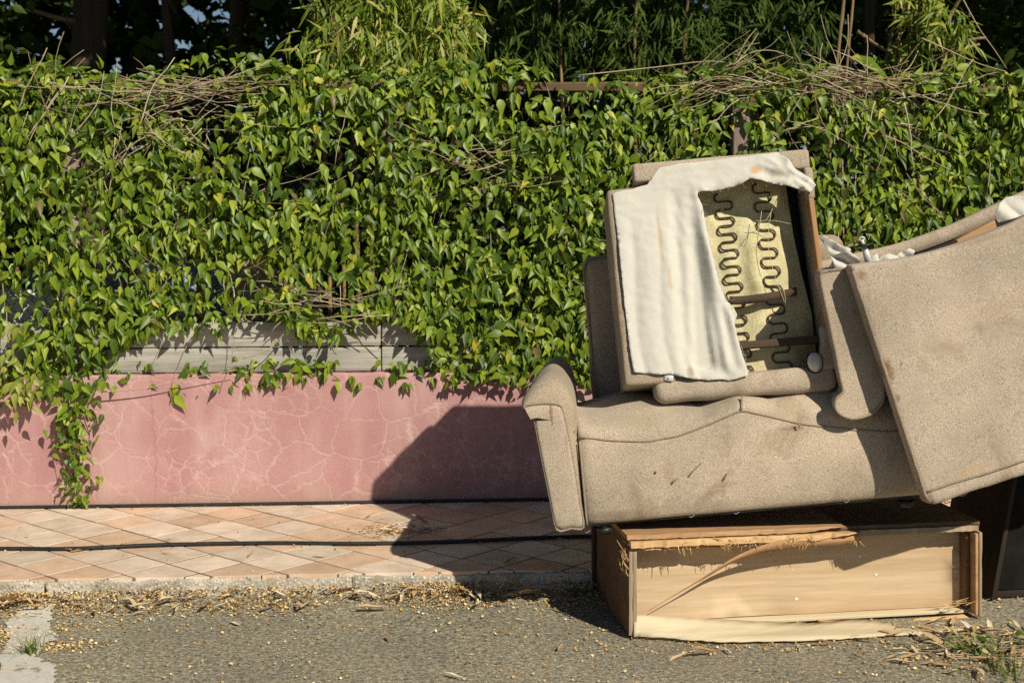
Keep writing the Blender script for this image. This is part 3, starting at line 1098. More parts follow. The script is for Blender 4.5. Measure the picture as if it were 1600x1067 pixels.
me = rbox((BW - bt, 0.0, 0.004), (BW - bt * 0.5, BD, BH - 0.04), 0.002, 0.08, 0.003, 12, seed=8, k=1)
obj('side_board', me, TIMBERX, parent=box)
me = rbox((BW - bt * 0.46, -0.004, 0.0), (BW, BD, BH - 0.035), 0.002, 0.05, 0.004, 16, seed=9, k=1)
obj('side_board', me, PLYEDGE, parent=box)
# recessed panel
me = rbox((bt * 1.12, 0.095, 0.014), (BW - bt * 1.02, 0.11, BH - 0.032), 0.001, 0.1, 0.004, 3, k=1)
obj('back_panel', me, PLY, parent=box)
# dark strip painted in for the shadow at the right of the recess
me = rbox((BW - bt * 1.02 - 0.016, 0.04, 0.02), (BW - bt * 1.04, 0.094, BH - 0.035), 0.002, 0.08, k=1)
obj('recess_shade', me, PLYD, parent=box)
# top: layered, splintered
me = rbox((-0.004, 0.02, BH - 0.030), (BW + 0.002, BD, BH - 0.006), 0.003, 0.08, 0.004, 7, k=1)
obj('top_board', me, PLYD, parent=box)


def layer(x0, x1, z0, z1, y0, y1, mat, amp, seed, name='split_layer', taper=True):
    n = 60
    rings = []
    for i in range(n + 1):
        t = i / n
        x = x0 + (x1 - x0) * t
        j = noise.noise(Vector((x * 17, seed, 0))); j2 = noise.noise(Vector((x * 60, seed, 4)))
        tp = 1.0
        if taper and t > 0.8: tp = max(0.05, (1 - t) / 0.2)
        yf = y0 + amp * (j + 0.6 * j2)
        zz0 = z1 - (z1 - z0) * tp + 0.003 * j2
        rings.append([(x, yf, zz0), (x, y1, zz0), (x, y1, z1 + 0.002 * j), (x, yf + 0.004, z1 + 0.002 * j)])
    V, F = loft(rings)
    me = mesh(V, F, False)
    return obj(name, me, mat, parent=box)


layer(-0.012, 0.80, BH - 0.006, BH + 0.010, -0.012, 0.30, TIMBERX, 0.006, 1.0)
layer(0.0, 0.86, BH - 0.034, BH - 0.012, -0.020, 0.10, PLYE, 0.012, 2.0)
layer(0.03, 0.62, BH - 0.045, BH - 0.036, -0.006, 0.08, TIMBERX, 0.012, 3.0)
layer(0.02, BW, BH - 0.006, BH + 0.004, 0.012, 0.40, PLYD, 0.006, 4.0, taper=False)
layer(0.55, BW - 0.01, BH - 0.030, BH - 0.012, 0.004, 0.05, PLYEDGE, 0.006, 6.0, taper=False)
# splinters
lst = []
sr = random.Random(3)
clus = [sr.triangular(0.06, 0.88, 0.45) for _ in range(26)]
for k in range(110):
    x = sr.choice(clus) + sr.gauss(0, 0.012)
    z = BH - 0.03 + sr.uniform(-0.014, 0.016)
    p = Vector((x, -0.018 + sr.uniform(-0.012, 0.02), z))
    d = Vector((sr.uniform(-1, 1), sr.uniform(-0.9, 0.1), sr.uniform(-1.2, 0.75))).normalized()
    L = sr.uniform(0.008, 0.034)
    lst.append(tube_arrays([p, p + d * L * 0.5 + Vector((0, 0, sr.uniform(-.003, .003))), p + d * L], sr.uniform(0.0008, 0.0022), 0.0004, 4))
for k in range(18):
    p = Vector((sr.choice(clus[:14]) + sr.gauss(0, 0.01), -0.012, BH - 0.043)); L = sr.uniform(0.006, 0.03)
    lst.append(tube_arrays([p, p + Vector((sr.uniform(-.3, .3) * L, -0.2 * L, -L))], sr.uniform(0.001, 0.0022), 0.0005, 4))
for k in range(9):
    p = Vector((-0.004, sr.uniform(-0.01, 0.04), sr.uniform(0.19, 0.29))); L = sr.uniform(0.03, 0.08)
    lst.append(tube_arrays([p, p + Vector((-0.3, -0.15, 0.4)) * L, p + Vector((-0.35 + sr.uniform(-.3, .3), -0.2, 0.9)) * L], 0.0024, 0.001, 4))
for k in range(16):
    p = Vector((sr.uniform(BW - 0.14, BW - 0.02), 0.02 + sr.uniform(-.03, .03), sr.uniform(0.035, 0.06))); L = sr.uniform(0.02, 0.07)
    lst.append(tube_arrays([p, p + Vector((sr.choice((-1, 1)), -0.3, sr.uniform(0, 0.5))) * L], 0.0022, 0.0006, 4))
obj('splinters', mesh(*join_arrays(lst), False), PLYE, parent=box, kind='stuff')


# peeled curl of veneer across the opening
curl_c = [BX.pix(1014, 953, 0.02), BX.pix(1090, 908, 0.0), BX.pix(1160, 868, -0.02), BX.pix(1240, 848, -0.015), BX.pix(1345, 841, 0.0)]
cc = spline(curl_c, 30)
V = []; F = []
for i, p in enumerate(cc):
    t = i / 29
    w = 0.001 + 0.030 * min(1, t * 1.5) ** 1.4
    if t > 0.9: w *= 0.75
    tw = 0.9 - 1.1 * t
    d = Vector((0, -math.sin(tw), math.cos(tw)))
    V += [p - d * w * 0.6, p + d * w * 0.6 + Vector((0, -0.004 * t, 0))]
for i in range(29): F.append((2 * i, 2 * i + 2, 2 * i + 3, 2 * i + 1))
thicken(obj('veneer_curl', mesh(V, F), TIMBERX, parent=box, label='long curled strip of peeled brown veneer'), 0.0016)


def pixsheet(name, pts, c, mat, sp=0.02, thick=0.003, bulge=0.0, parent=box, fr=BX, lab=None, edge=None, jag=0.0):
    po = []
    for i, (x, y) in enumerate(pts):
        q = fr.pix(x, y, c); po.append((q.x, q.z))
    if jag:
        p2 = []
        for i in range(len(po)):
            a, b = Vector(po[i]), Vector(po[(i + 1) % len(po)])
            k = max(1, int((b - a).length / 0.02))
            for j in range(k):
                q = a.lerp(b, j / k); p2.append((q.x + random.uniform(-jag, jag) * 0.4, q.y + random.uniform(-jag, jag)))
        po = p2
    me = sheet(po, sp, lambda x, z: (x, c - bulge * (0.5 + noise.noise(Vector((x * 4, z * 9, c * 30)))), z), edge=edge)
    ob = obj(name, me, mat, parent=parent)
    if lab: ob['label'] = lab
    if thick: thicken(ob, thick)
    return ob


tp_ = spline([Vector((x, y, 0)) for x, y in ((990, 960), (1120, 967), (1260, 973), (1350, 968), (1420, 977), (1480, 976), (1526, 973))], 60)
bt_ = spline([Vector((x, y, 0)) for x, y in ((990, 994), (1050, 997), (1130, 1002), (1260, 1000), (1400, 992), (1480, 986), (1538, 980))], 60)
V = []; F = []
for i in range(60):
    top = BX.pix(tp_[i].x, tp_[i].y + random.uniform(-0.8, 0.8), 0.012)
    yy = bt_[i].y + random.uniform(-0.9, 0.9)
    bot = BX.I @ P(bt_[i].x, yy, (CAM_H - 0.010) * FPX / (yy - HOR))
    for k in range(5):
        V.append(top.lerp(bot, k / 4) + Vector((0, -0.004 * math.sin(math.pi * k / 4), 0.003 * math.sin(math.pi * k / 4))))
for i in range(59):
    for k in range(4):
        F.append((i * 5 + k, i * 5 + k + 1, i * 5 + k + 6, i * 5 + k + 5))
thicken(obj('peeled_strip', mesh(V, F), PALE, parent=box, label='pale split strip of veneer along the bottom edge'), 0.004)
pixsheet('loose_veneer', [(1420, 975), (1428, 966), (1505, 959), (1520, 968), (1512, 973), (1460, 978)], 0.03, PLYE, 0.02, 0.003, 0.002)
pixsheet('loose_veneer', [(1275, 968), (1350, 970), (1352, 976), (1280, 972)], 0.05, TIMBERX, 0.02, 0.003, 0.0)
pixsheet('loose_veneer', [(1035, 997), (1068, 995), (1068, 1000), (1036, 1002)], 0.005, PLYE, 0.02, 0.003)
pixsheet('loose_veneer', [(1090, 1002), (1178, 1000), (1178, 1005), (1090, 1007)], 0.0, PALE, 0.02, 0.003)
me = rbox((0.01, 0.05, 0.0), (BW - 0.01, BD, 0.012), 0.002, 0.1, k=1)
obj('bottom_board', me, PALE, parent=box)
me = rbox((-0.012, BD - 0.03, 0.0), (0.02, BD + 0.012, BH + 0.01), 0.003, 0.08, k=1)
obj('rear_batten', me, DARKE, parent=box)
me = rbox((0.01, BD - 0.012, 0.03), (BW - 0.01, BD, BH - 0.03), 0.002, 0.1, k=1)
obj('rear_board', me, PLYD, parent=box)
for (x, y) in ((1241, 889), (1369, 897), (1245, 935), (1490, 884), (1492, 893), (1343, 869)):
    q = BX.pix(x, y, 0.094)
    V, F = [], []
    for k in range(10):
        a = k / 10 * 2 * math.pi; r = 0.006 * random.uniform(0.6, 1.2)
        V.append((q.x + r * math.cos(a), 0.0935, q.z + r * math.sin(a)))
    obj('paint_spot', mesh(V, [tuple(range(10))], False), WHITEP, parent=box)

# ------------------------------------------------------------------ dark cabinet at the right
dk = P(1549, 932, 5.52)
DK = Frame((dk.x, dk.y, 0.012), (math.cos(0.2), math.sin(0.2), 0), (0, 0, 1))
cab = empty('dark_cabinet', DK.M, 'dark cabinet standing in shade at the right edge behind the box', 'cabinet')


def lean(p): return (p.x + 0.20 * p.z * max(0, 1 - p.x / 0.5), p.y, p.z)


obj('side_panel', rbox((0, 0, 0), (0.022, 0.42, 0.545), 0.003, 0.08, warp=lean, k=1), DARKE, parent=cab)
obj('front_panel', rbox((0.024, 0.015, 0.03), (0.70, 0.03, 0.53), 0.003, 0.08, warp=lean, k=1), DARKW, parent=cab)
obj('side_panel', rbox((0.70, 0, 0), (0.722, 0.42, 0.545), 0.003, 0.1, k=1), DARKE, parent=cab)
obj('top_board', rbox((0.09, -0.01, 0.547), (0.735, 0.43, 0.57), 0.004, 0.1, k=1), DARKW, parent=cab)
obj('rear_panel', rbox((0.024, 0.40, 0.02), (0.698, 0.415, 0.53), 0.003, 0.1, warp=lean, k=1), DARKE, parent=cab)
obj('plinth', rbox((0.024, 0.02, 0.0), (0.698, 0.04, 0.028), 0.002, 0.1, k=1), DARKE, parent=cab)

# ------------------------------------------------------------------ lower sofa
so = P(870, 827, 5.10)
sa, sb = math.radians(0.5), math.radians(5.0)
SF = Frame(so, (math.cos(sa) * math.cos(sb), math.sin(sa) * math.cos(sb), math.sin(sb)), (-0.02, 0.02, 1))
sofa = empty('two_seat_sofa', SF.M, 'beige tweed two seat sofa resting on the broken plywood box', 'sofa')

ARM = [(0.0, 0.0), (0.05, -0.002), (0.095, 0.0), (0.100, 0.08), (0.102, 0.18), (0.104, 0.28), (0.104, 0.36), (0.101, 0.42), (0.088, 0.465), (0.062, 0.497), (0.028, 0.512),
       (-0.008, 0.508), (-0.042, 0.488), (-0.068, 0.462), (-0.080, 0.444), (-0.082, 0.430), (-0.074, 0.421), (-0.058, 0.424), (-0.050, 0.418), (-0.040, 0.33), (-0.026, 0.2), (-0.012, 0.09)]
PAN = [(0.0, 0.0), (0.05, 0.0), (0.092, 0.0), (0.086, 0.08), (0.080, 0.18), (0.072, 0.28), (0.062, 0.36), (0.055, 0.41), (0.045, 0.425), (0.020, 0.432), (-0.010, 0.435),
       (-0.040, 0.435), (-0.062, 0.434), (-0.072, 0.431), (-0.076, 0.428), (-0.074, 0.424), (-0.066, 0.422), (-0.055, 0.42), (-0.048, 0.415), (-0.039, 0.33), (-0.025, 0.2), (-0.012, 0.09)]


ARM = [(x * 1.03, z * 1.03) for x, z in ARM]
PAN = [(x * 1.03, z * 1.03) for x, z in PAN]


def scale_ring(ring, s, c=(0.02, 0.25)):
    return [(c[0] + (x - c[0]) * s, c[1] + (z - c[1]) * s) for x, z in ring]


def dense(ring, k=2):
    out = []
    n = len(ring)
    for i in range(n):
        p0, p1, p2, p3 = (Vector(ring[(i + d) % n]) for d in (-1, 0, 1, 2))
        for j in range(k):
            f = j / k
            q = 0.5 * ((2 * p1) + (p2 - p0) * f + (2 * p0 - 5 * p1 + 4 * p2 - p3) * f * f + (3 * p1 - p0 - 3 * p2 + p3) * f ** 3)
            out.append((q.x, q.y))
    return out


def mk(fr, px, py, rx, rz, cc, k):
    q = fr.pix(px, py, 0.0)
    return (q.x, q.z, rx, rz, cc, k)


FABARM = m_fabric('beige_tweed_arm', (0.22, 0.175, 0.128), (0.72, 0.62, 0.51), marks=[mk(SF, 861, 645, 0.008, 0.055, (0.26, 0.125, 0.05), 0.8), mk(SF, 872, 622, 0.03, 0.007, (0.20, 0.11, 0.05), 0.7),
                  mk(SF, 885, 690, 0.006, 0.05, (0.30, 0.17, 0.09), 0.4)])
FABSEAT = m_fabric('beige_tweed_seat', (0.22, 0.178, 0.130), (0.73, 0.625, 0.51), amount=0.65, marks=[mk(SF, 1045, 735, 0.02, 0.06, (0.34, 0.25, 0.16), 0.45), mk(SF, 1130, 755, 0.012, 0.05, (0.30, 0.21, 0.13), 0.4),
                   mk(SF, 1240, 670, 0.05, 0.012, (0.20, 0.14, 0.09), 0.5), mk(SF, 1000, 660, 0.14, 0.03, (0.36, 0.30, 0.19), 0.5), mk(SF, 1220, 645, 0.12, 0.03, (0.36, 0.30, 0.19), 0.5), mk(SF, 960, 805, 0.10, 0.02, (0.25, 0.18, 0.12), 0.45), mk(SF, 1250, 790, 0.12, 0.02, (0.28, 0.20, 0.14), 0.4)])


def make_arm(parent, mirror=None, M=None, depth=0.72):
    arm_d = dense(ARM, 2); pan_d = dense(PAN, 2)
    rings = []
    prof = [(0.0, 0.0), (0.006, 0.30), (0.016, 0.62), (0.035, 0.88), (0.06, 1.0)]
    for (v, f) in prof:
        rings.append([(pan_d[i][0] + (arm_d[i][0] - pan_d[i][0]) * f, v, pan_d[i][1] + (arm_d[i][1] - pan_d[i][1]) * f) for i in range(len(arm_d))])
    for k in range(1, 15):
        v = 0.06 + (depth - 0.06) * k / 14
        rings.append([(x + 0.11 * (v - 0.06) * (1 - 0.5 * max(0, min(1, (x + 0.02) / 0.1))) + 0.004 * noise.noise(Vector((x * 9, v * 7, z * 9))), v, z * (1 + 0.02 * v) + 0.006 * noise.noise(Vector((x * 6, v * 8, z * 5)))) for x, z in arm_d])
    V, F = loft(rings)
    if mirror is not None:
        V = [Vector((mirror - p.x, p.y, p.z)) for p in V]; F = [tuple(reversed(f)) for f in F]
    me = mesh(V, F)
    a = obj('arm', me, FAB2, parent=parent, M=M)
    fp = [(x, -0.004, z) for x, z in scale_ring(PAN, 0.985, (0.01, 0.2))]
    if mirror is not None: fp = [(mirror - x, y, z) for x, y, z in fp]
    # front facing panel, slightly padded
    ring0 = dense(scale_ring(PAN, 0.985, (0.01, 0.2)), 2)
    rings = []
    for v, s in ((0.004, 1.0), (-0.006, 0.985), (-0.011, 0.93), (-0.012, 0.80)):
        rings.append([(mirror - x if mirror is not None else x, v, z) for x, z in scale_ring(ring0, s, (0.015, 0.24))])
    V, F = loft(rings)
    if mirror is not None: F = [tuple(reversed(f)) for f in F]
    obj('front_panel', mesh(V, F), FABARM, parent=a)
    loop = [(mirror - x if mirror is not None else x, -0.003, z) for x, z in dense(PAN, 3)]
    obj('piping', tube(loop, 0.0042, sides=6, closed=True), PIPE, parent=a)
    return a


arm1 = make_arm(sofa)
SW = 1.36   # right end of the seat
arm2 = make_arm(sofa, mirror=SW + 0.10)
SEAM = []
for (x, y) in ((906, 682), (950, 688), (1010, 690), (1060, 681), (1110, 662), (1158, 641), (1200, 650), (1250, 662), (1290, 667), (1340, 672), (1380, 675), (1440, 672), (1500, 668)):
    q = SF.pix(x, y, 0.015); SEAM.append((q.x, q.z))


def seam(u):
    a = sum(interp(u + d, SEAM) for d in (-0.02, -0.01, 0, 0.01, 0.02)) / 5
    return a


nu = 90
V = []; F = []
prof_n = 0
for i in range(nu + 1):
    u = 0.106 + (SW - 0.106) * i / nu
    w = seam(u)
    ed = min(1, (u - 0.106) / 0.03, (SW - u) / 0.03)
    lum = lambda v, z: 0.006 * noise.noise(Vector((u * 5, v * 5, z * 6)))
    prof = [(0.20, 0.0), (0.04, -0.002), (0.022, 0.004), (0.012, 0.02)]
    for k in range(1, 9):
        z = 0.02 + (w - 0.03) * k / 8
        prof.append((0.010 - 0.012 * math.sin(math.pi * k / 8), z))
    prof += [(0.0105, w - 0.004), (0.0125, w), (0.0125, w + 0.006)]
    tp = max(w + 0.06, 0.385 + 0.02 * math.sin((u - 0.1) / 1.2 * 2 * math.pi * 2 - 1.2))
    for k in range(1, 9):
        a = math.pi / 2 * k / 8
        prof.append((0.0125 + 0.16 * (1 - math.cos(a)), w + 0.006 + (tp - w - 0.006) * math.sin(a)))
    prof += [(0.30, tp + 0.01), (0.45, tp + 0.005), (0.60, tp - 0.01), (0.64, 0.0)]
    prof_n = len(prof)
    for v, z in prof:
        V.append((u, v + (1 - ed) * 0.012 + lum(v, z), z + (lum(z, v) if z > 0.03 else 0)))
for i in range(nu):
    for k in range(prof_n - 1):
        a = i * prof_n + k
        F.append((a, a + prof_n, a + prof_n + 1, a + 1))
for e in (0, nu):
    F.append(tuple(e * prof_n + k for k in (range(prof_n) if e == 0 else reversed(range(prof_n)))))
seat = obj('seat', mesh(V, F), FABSEAT, parent=sofa)
obj('seam_piping', tube([(u, 0.0105 + 0.006 * noise.noise(Vector((u * 5, 0.0125 * 5, seam(u) * 6))), seam(u) + 0.001) for u in np.linspace(0.108, SW, 90)], 0.0036, sides=6), PIPE, parent=seat)
obj('side_piping', tube([(0.108, 0.004, z) for z in np.linspace(0.005, 0.30, 12)], 0.0042, sides=6), PIPE, parent=seat)
obj('centre_piping', tube([(SEAM[5][0] + 0.004 * k, 0.008 + 0.010 * k, seam(SEAM[5][0]) + 0.006 + 0.015 * k) for k in range(4)], 0.004, sides=6), PIPE, parent=seat)
for pts in ([(1076, 743), (1082, 735), (1096, 722), (1097, 723), (1084, 736), (1078, 744)], [(1023, 736), (1026, 735), (1027, 738), (1024, 740)], [(1050, 752), (1058, 746), (1059, 748), (1052, 755)], [(1246, 661), (1250, 660), (1251, 668), (1248, 667)],
            [(1130, 748), (1136, 738), (1138, 739), (1132, 750)]):
    pixsheet('scuff', pts, -0.008, m_fabric('scuffed_tweed', (0.16, 0.115, 0.075), (0.36, 0.29, 0.22)), 0.006, 0.0006, 0.0, parent=seat, fr=SF)
# backrest
bl_ = SF.pix(912, 430, 0.62).x
obj('backrest', rbox((bl_, 0.56, 0.10), (SW - 0.11, 0.76, 0.93), 0.045, 0.05, 0.012, 6, warp=lambda p: (p.x, p.y + 0.10 * max(0, p.z - 0.4), p.z)), FAB2, parent=sofa)
obj('back_piping', tube(spline([(bl_ + .007, 0.575, 0.15), (bl_ + .005, 0.59, 0.45), (bl_ + .003, 0.615, 0.75), (bl_ + .011, 0.63, 0.90), (bl_ + .1, 0.635, 0.928), (bl_ + .4, 0.635, 0.932)], 30), 0.005, sides=6), PIPE, parent=sofa)
obj('base_cloth', rbox((0.02, 0.03, -0.006), (SW + 0.07, 0.70, 0.004), 0.002, 0.15, k=1), BLACK, parent=sofa)
for (u, v) in ((0.17, 0.06), (SW - 0.1, 0.06), (0.17, 0.62), (SW - 0.1, 0.62)):
    V, F = join_arrays([tube_arrays([(u, v, -0.005), (u, v, -0.02)], 0.022, 0.022, 12), tube_arrays([(u, v, -0.02), (u, v, -0.034), (u, v, -0.042)], 0.032, 0.022, 12)])
    obj('castor', mesh(V, F), BLACK, parent=sofa)
# loose threads below the seat
lst = []
for (x, y) in ((917, 832), (1080, 808), (1150, 803), (1322, 785)):
    q = SF.pix(x, y, 0.0)
    lst.append(tube_arrays([q + Vector((-0.006, 0, 0.004)), q, q + Vector((0.012, -0.004, 0.008))], 0.0011, 0.0006, 4))
obj('loose_threads', mesh(*join_arrays(lst)), LINING, parent=sofa, kind='stuff')

# ------------------------------------------------------------------ armchair on its back, underside to the street
ao = P(1025, 630, 5.17)
top_l = P(988, 260, 5.37); br = P(1307, 607, 5.16)
AC = Frame(ao, br - ao, top_l - ao)
chair = empty('upturned_armchair', AC.M, 'beige armchair tipped on its back on the sofa seat, torn underside showing springs', 'armchair')
W, H = 0.660, 0.890
AD = 0.40
obj('bottom_rail', rbox((0.0, 0.0, 0.0), (W, 0.12, 0.088), 0.036, 0.03, 0.006, 11), FAB, parent=chair)
obj('bottom_body', rbox((0.03, 0.10, 0.012), (W - 0.02, AD, 0.085), 0.03, 0.05, 0.006, 7), FAB, parent=chair)
obj('top_rail', rbox((0.0, 0.0, H - 0.075), (W, 0.10, H), 0.014, 0.04, 0.004, 9), FAB, parent=chair)
obj('upper_body', rbox((0.01, 0.09, H - 0.08), (W - 0.01, AD, H - 0.005), 0.03, 0.05, 0.006, 7), FAB2, parent=chair)
xr = W - 0.023
obj('right_rail', rbox((xr, 0.004, 0.22), (W - 0.004, 0.05, H - 0.18), 0.003, 0.06, k=1), TIMBER, parent=chair, label='bare orange timber side rail')
obj('right_rail_cover', rbox((xr - 0.004, -0.001, H - 0.19), (W + 0.004, 0.06, H - 0.07), 0.012, 0.04, 0.004, 12), FAB, parent=chair)
obj('right_rail_cover', rbox((xr - 0.03, 0.001, 0.07), (W + 0.002, 0.07, 0.235), 0.014, 0.04, 0.006, 12, warp=lambda p: (p.x + 0.12 * max(0, p.z - 0.10) * (1 if p.x < xr else 0), p.y, p.z)), FAB, parent=chair)
obj('right_side', rbox((W - 0.022, 0.05, 0.06), (W + 0.002, AD, H - 0.06), 0.010, 0.06, 0.004, 9), FAB2, parent=chair)
# left arm, with a shorter face
la0 = AC.pix(978, 604, 0.0); la1 = AC.pix(945, 296, 0.0)
xl = (la0.x + la1.x) / 2
obj('left_arm', rbox((xl, 0.0, la0.z), (0.085, 0.40, la1.z), 0.016, 0.04, 0.006, 8), FAB2, parent=chair)
obj('left_side_rail', rbox((0.07, 0.02, 0.07), (0.115, AD, H - 0.06), 0.01, 0.06, 0.004, 6), FAB2, parent=chair)
# seat core behind the springs
liner_y = 0.135


def liner(x, z):
    sag = 0.014 * noise.noise(Vector((x * 7, z * 6, 3))) + 0.010 * noise.noise(Vector((x * 19, z * 15, 1)))
    ridge = -0.028 * math.exp(-((x - 0.43) / 0.035) ** 2) * math.exp(-((z - 0.45) / 0.20) ** 2)
    edge = 0.04 * max(0, (x - 0.50) / 0.12) ** 2
    return (x, liner_y + sag + ridge + edge, z)


obj('hessian_lining', sheet([(0.10, 0.07), (0.63, 0.07), (0.625, 0.3), (0.605, 0.45), (0.59, 0.62), (0.585, H - 0.05), (0.10, H - 0.05)], 0.016, liner), HESS, parent=chair, label='yellowed hessian lining behind the springs')
obj('padding', rbox((0.10, 0.21, 0.07), (W - 0.02, AD + 0.02, H - 0.06), 0.03, 0.08, k=2), BLACK, parent=chair)
# zigzag springs


def zig(x0, z0, x1, z1, n, A, y):
    pts = []
    p0 = Vector((x0, y, z0)); p1 = Vector((x1, y, z1))
    d = (p1 - p0).normalized(); side = Vector((d.z, 0, -d.x))
    L = (p1 - p0).length / n
    r = L / 2
    for i in range(n):
        s = 1 if i % 2 == 0 else -1
        c = p0 + d * (L * (i + 0.5))
        for k in range(7):
            a = -math.pi / 2 + math.pi * k / 6
            pts.append(c + side * s * (A - r * 0.6 + r * 0.95 * math.cos(a)) + d * (r * math.sin(a)) + Vector((0, 0.004 * math.sin(i * 2.1) - 0.006 * math.sin(math.pi * i / n), 0)))
    return pts


for (a, b, n_, A) in (((1130, 300), (1172, 640), 22, 0.027), ((1190, 285), (1228, 600), 20, 0.027), ((1068, 315), (1105, 610), 18, 0.027)):
    q0 = AC.pix(a[0], a[1], 0.10); q1 = AC.pix(b[0], b[1], 0.10)
    z1 = max(q1.z, 0.085)
    zp = [Vector((p.x, liner(p.x, p.z)[1] - 0.009, p.z)) for p in zig(q0.x, q0.z, q1.x, z1, n_, A, 0.112)]
    obj('spring', tube(spline(zp, n_ * 14), 0.0034, sides=8), SPRING, parent=chair)
# webbing strap, and a dark bar made up for the shadow strip below it
q0, q1 = AC.pix(1140, 470, 0.085), AC.pix(1245, 455, 0.085)
V = []; F = []
for i in range(17):
    t = i / 16
    p = q0.lerp(q1, t)
    yy = 0.080 + 0.006 * math.sin(t * 9)
    h = 0.0155
    sagz = -0.008 * math.sin(t * math.pi)
    V += [(p.x, yy, p.z - h + sagz), (p.x, yy - 0.004, p.z + h + sagz)]
for i in range(16): F.append((2 * i, 2 * i + 2, 2 * i + 3, 2 * i + 1))
thicken(obj('strap', mesh(V, F), STRAP, parent=chair), 0.003)
q0 = AC.pix(1150, 545, 0.09); q1 = AC.pix(1275, 530, 0.09)
obj('shadow_bar', rbox((0.10, 0.055, (q0.z + q1.z) / 2 - 0.012), (W - 0.03, 0.085, (q0.z + q1.z) / 2 + 0.016), 0.004, 0.08, k=1), STRAP, parent=chair)
# frayed strings
lst = []
for pts in ([(1222, 292), (1200, 340), (1185, 350), (1160, 385), (1145, 388)], [(1205, 330), (1200, 380), (1210, 430), (1225, 470), (1232, 500)], [(1180, 345), (1210, 345), (1235, 350)], [(1190, 330), (1185, 360), (1175, 365)],
            [(1215, 440), (1225, 455), (1228, 480)]):
    lst.append(tube_arrays(spline([AC.pix(x, y, 0.055 + 0.02 * random.random()) for x, y in pts], 16), 0.0012, 0.0008, 4))
obj('frayed_strings', mesh(*join_arrays(lst)), HESS, parent=chair, kind='stuff')

# torn white cloth
cl = [(957, 302), (985, 296), (1012, 288), (1020, 276), (1030, 262), (1060, 256), (1100, 252), (1150, 246), (1200, 240), (1214, 238), (1228, 246), (1240, 262), (1254, 270), (1268, 278), (1274, 290), (1268, 301),
      (1255, 300), (1240, 296), (1222, 292), (1205, 288), (1190, 283), (1172, 279), (1160, 287), (1146, 292), (1128, 296), (1108, 299), (1092, 300), (1090, 306), (1096, 318), (1100, 335), (1104, 360), (1110, 385), (1118, 415), (1126, 445), (1134, 470), (1146, 482),
      (1151, 492), (1146, 505), (1152, 530), (1160, 556), (1170, 586), (1140, 595), (1128, 592), (1105, 594), (1080, 592), (1062, 588), (1048, 584), (1030, 585), (990, 582), (986, 560), (979, 505), (973, 450), (966, 380), (960, 330)]
po = []
for i in range(len(cl)):
    a = AC.pix(*cl[i], -0.008); b = AC.pix(*cl[(i + 1) % len(cl)], -0.008)
    a2, b2 = Vector((a.x, a.z)), Vector((b.x, b.z))
    k = max(1, int((b2 - a2).length / 0.011))
    for j in range(k):
        q = a2.lerp(b2, j / k)
        po.append((q.x + random.uniform(-0.0012, 0.0012), q.y + random.uniform(-0.0012, 0.0012)))


def seg_d(p, a, b):
    ab = b - a; t = max(0, min(1, (p - a).dot(ab) / ab.length_squared)); return (p - a - ab * t).length


tear = [AC.pix(x, y, 0) for x, y in ((1092, 300), (1104, 360), (1126, 445), (1150, 505), (1170, 590))]
tear = [Vector((q.x, q.z)) for q in tear]
uptear = [Vector((q.x, q.z)) for q in (AC.pix(x, y, 0) for x, y in ((1092, 300), (1172, 279), (1222, 292), (1270, 296)))]


def cloth(x, z):
    p = Vector((x, z))
    d1 = min(seg_d(p, tear[i], tear[i + 1]) for i in range(4))
    d2 = min(seg_d(p, uptear[i], uptear[i + 1]) for i in range(3))
    bl = max(0, min(1, (H - 0.12 - z) / 0.6))
    y = -0.006
    inside = min(1, max(0, (x - 0.09) / 0.05)) * min(1, max(0, (H - 0.09 - z) / 0.05)) * min(1, max(0, (z - 0.085) / 0.04))
    # vertical folds
    fold = 0.020 * (abs(math.sin(x * 23 + 0.7 * math.sin(z * 4) + 0.6)) - 0.5) * bl + 0.007 * math.sin(x * 83 - z * 5) * (0.3 + bl)
    fold += -0.040 * math.exp(-((x - 0.240 - 0.03 * (H - z)) / 0.020) ** 2) * bl
    fold += 0.022 * math.exp(-((x - 0.195 - 0.01 * (H - z)) / 0.022) ** 2) * bl
    y -= 0.008 * abs(math.sin(x * 34 + 2.5 * z + 0.8 * math.sin(z * 7))) * min(1, max(0, (H - 0.15 - z) / 0.2)) * (1 - inside)
    y += inside * (fold + 0.006)
    # hem curling out at the tear
    y -= inside * 0.034 * math.exp(-(d1 / 0.035) ** 2) * (0.35 + bl)
    y += 0.016 * math.exp(-(d1 / 0.010) ** 2) * inside
    y -= 0.012 * math.exp(-(d2 / 0.02) ** 2) * (0.4 + min(1, max(0, x - 0.3) * 3))
    # crumple at the upper right corner
    c = math.exp(-(((x - 0.60) / 0.10) ** 2 + ((z - H + 0.10) / 0.09) ** 2))
    y -= 0.030 * c * (1.2 - 2.4 * abs(noise.noise(Vector((x * 17 + z * 12, z * 13, 2)))) + 0.25 * noise.noise(Vector((x * 45, z * 45, 2))))
    y += 0.0045 * noise.noise(Vector((x * 11, z * 5, 8))) + 0.0016 * noise.noise(Vector((x * 45, z * 30, 8)))
    y += 0.006 * inside * abs(noise.noise(Vector((x * 24 + z * 6, z * 5, 4)))) + 0.004 * abs(noise.noise(Vector((x * 15, z * 28, 2)))) * (0.3 + (1 - bl))
    return (x, min(y, 0.012) if inside > 0.5 else min(y, -0.0035), z)


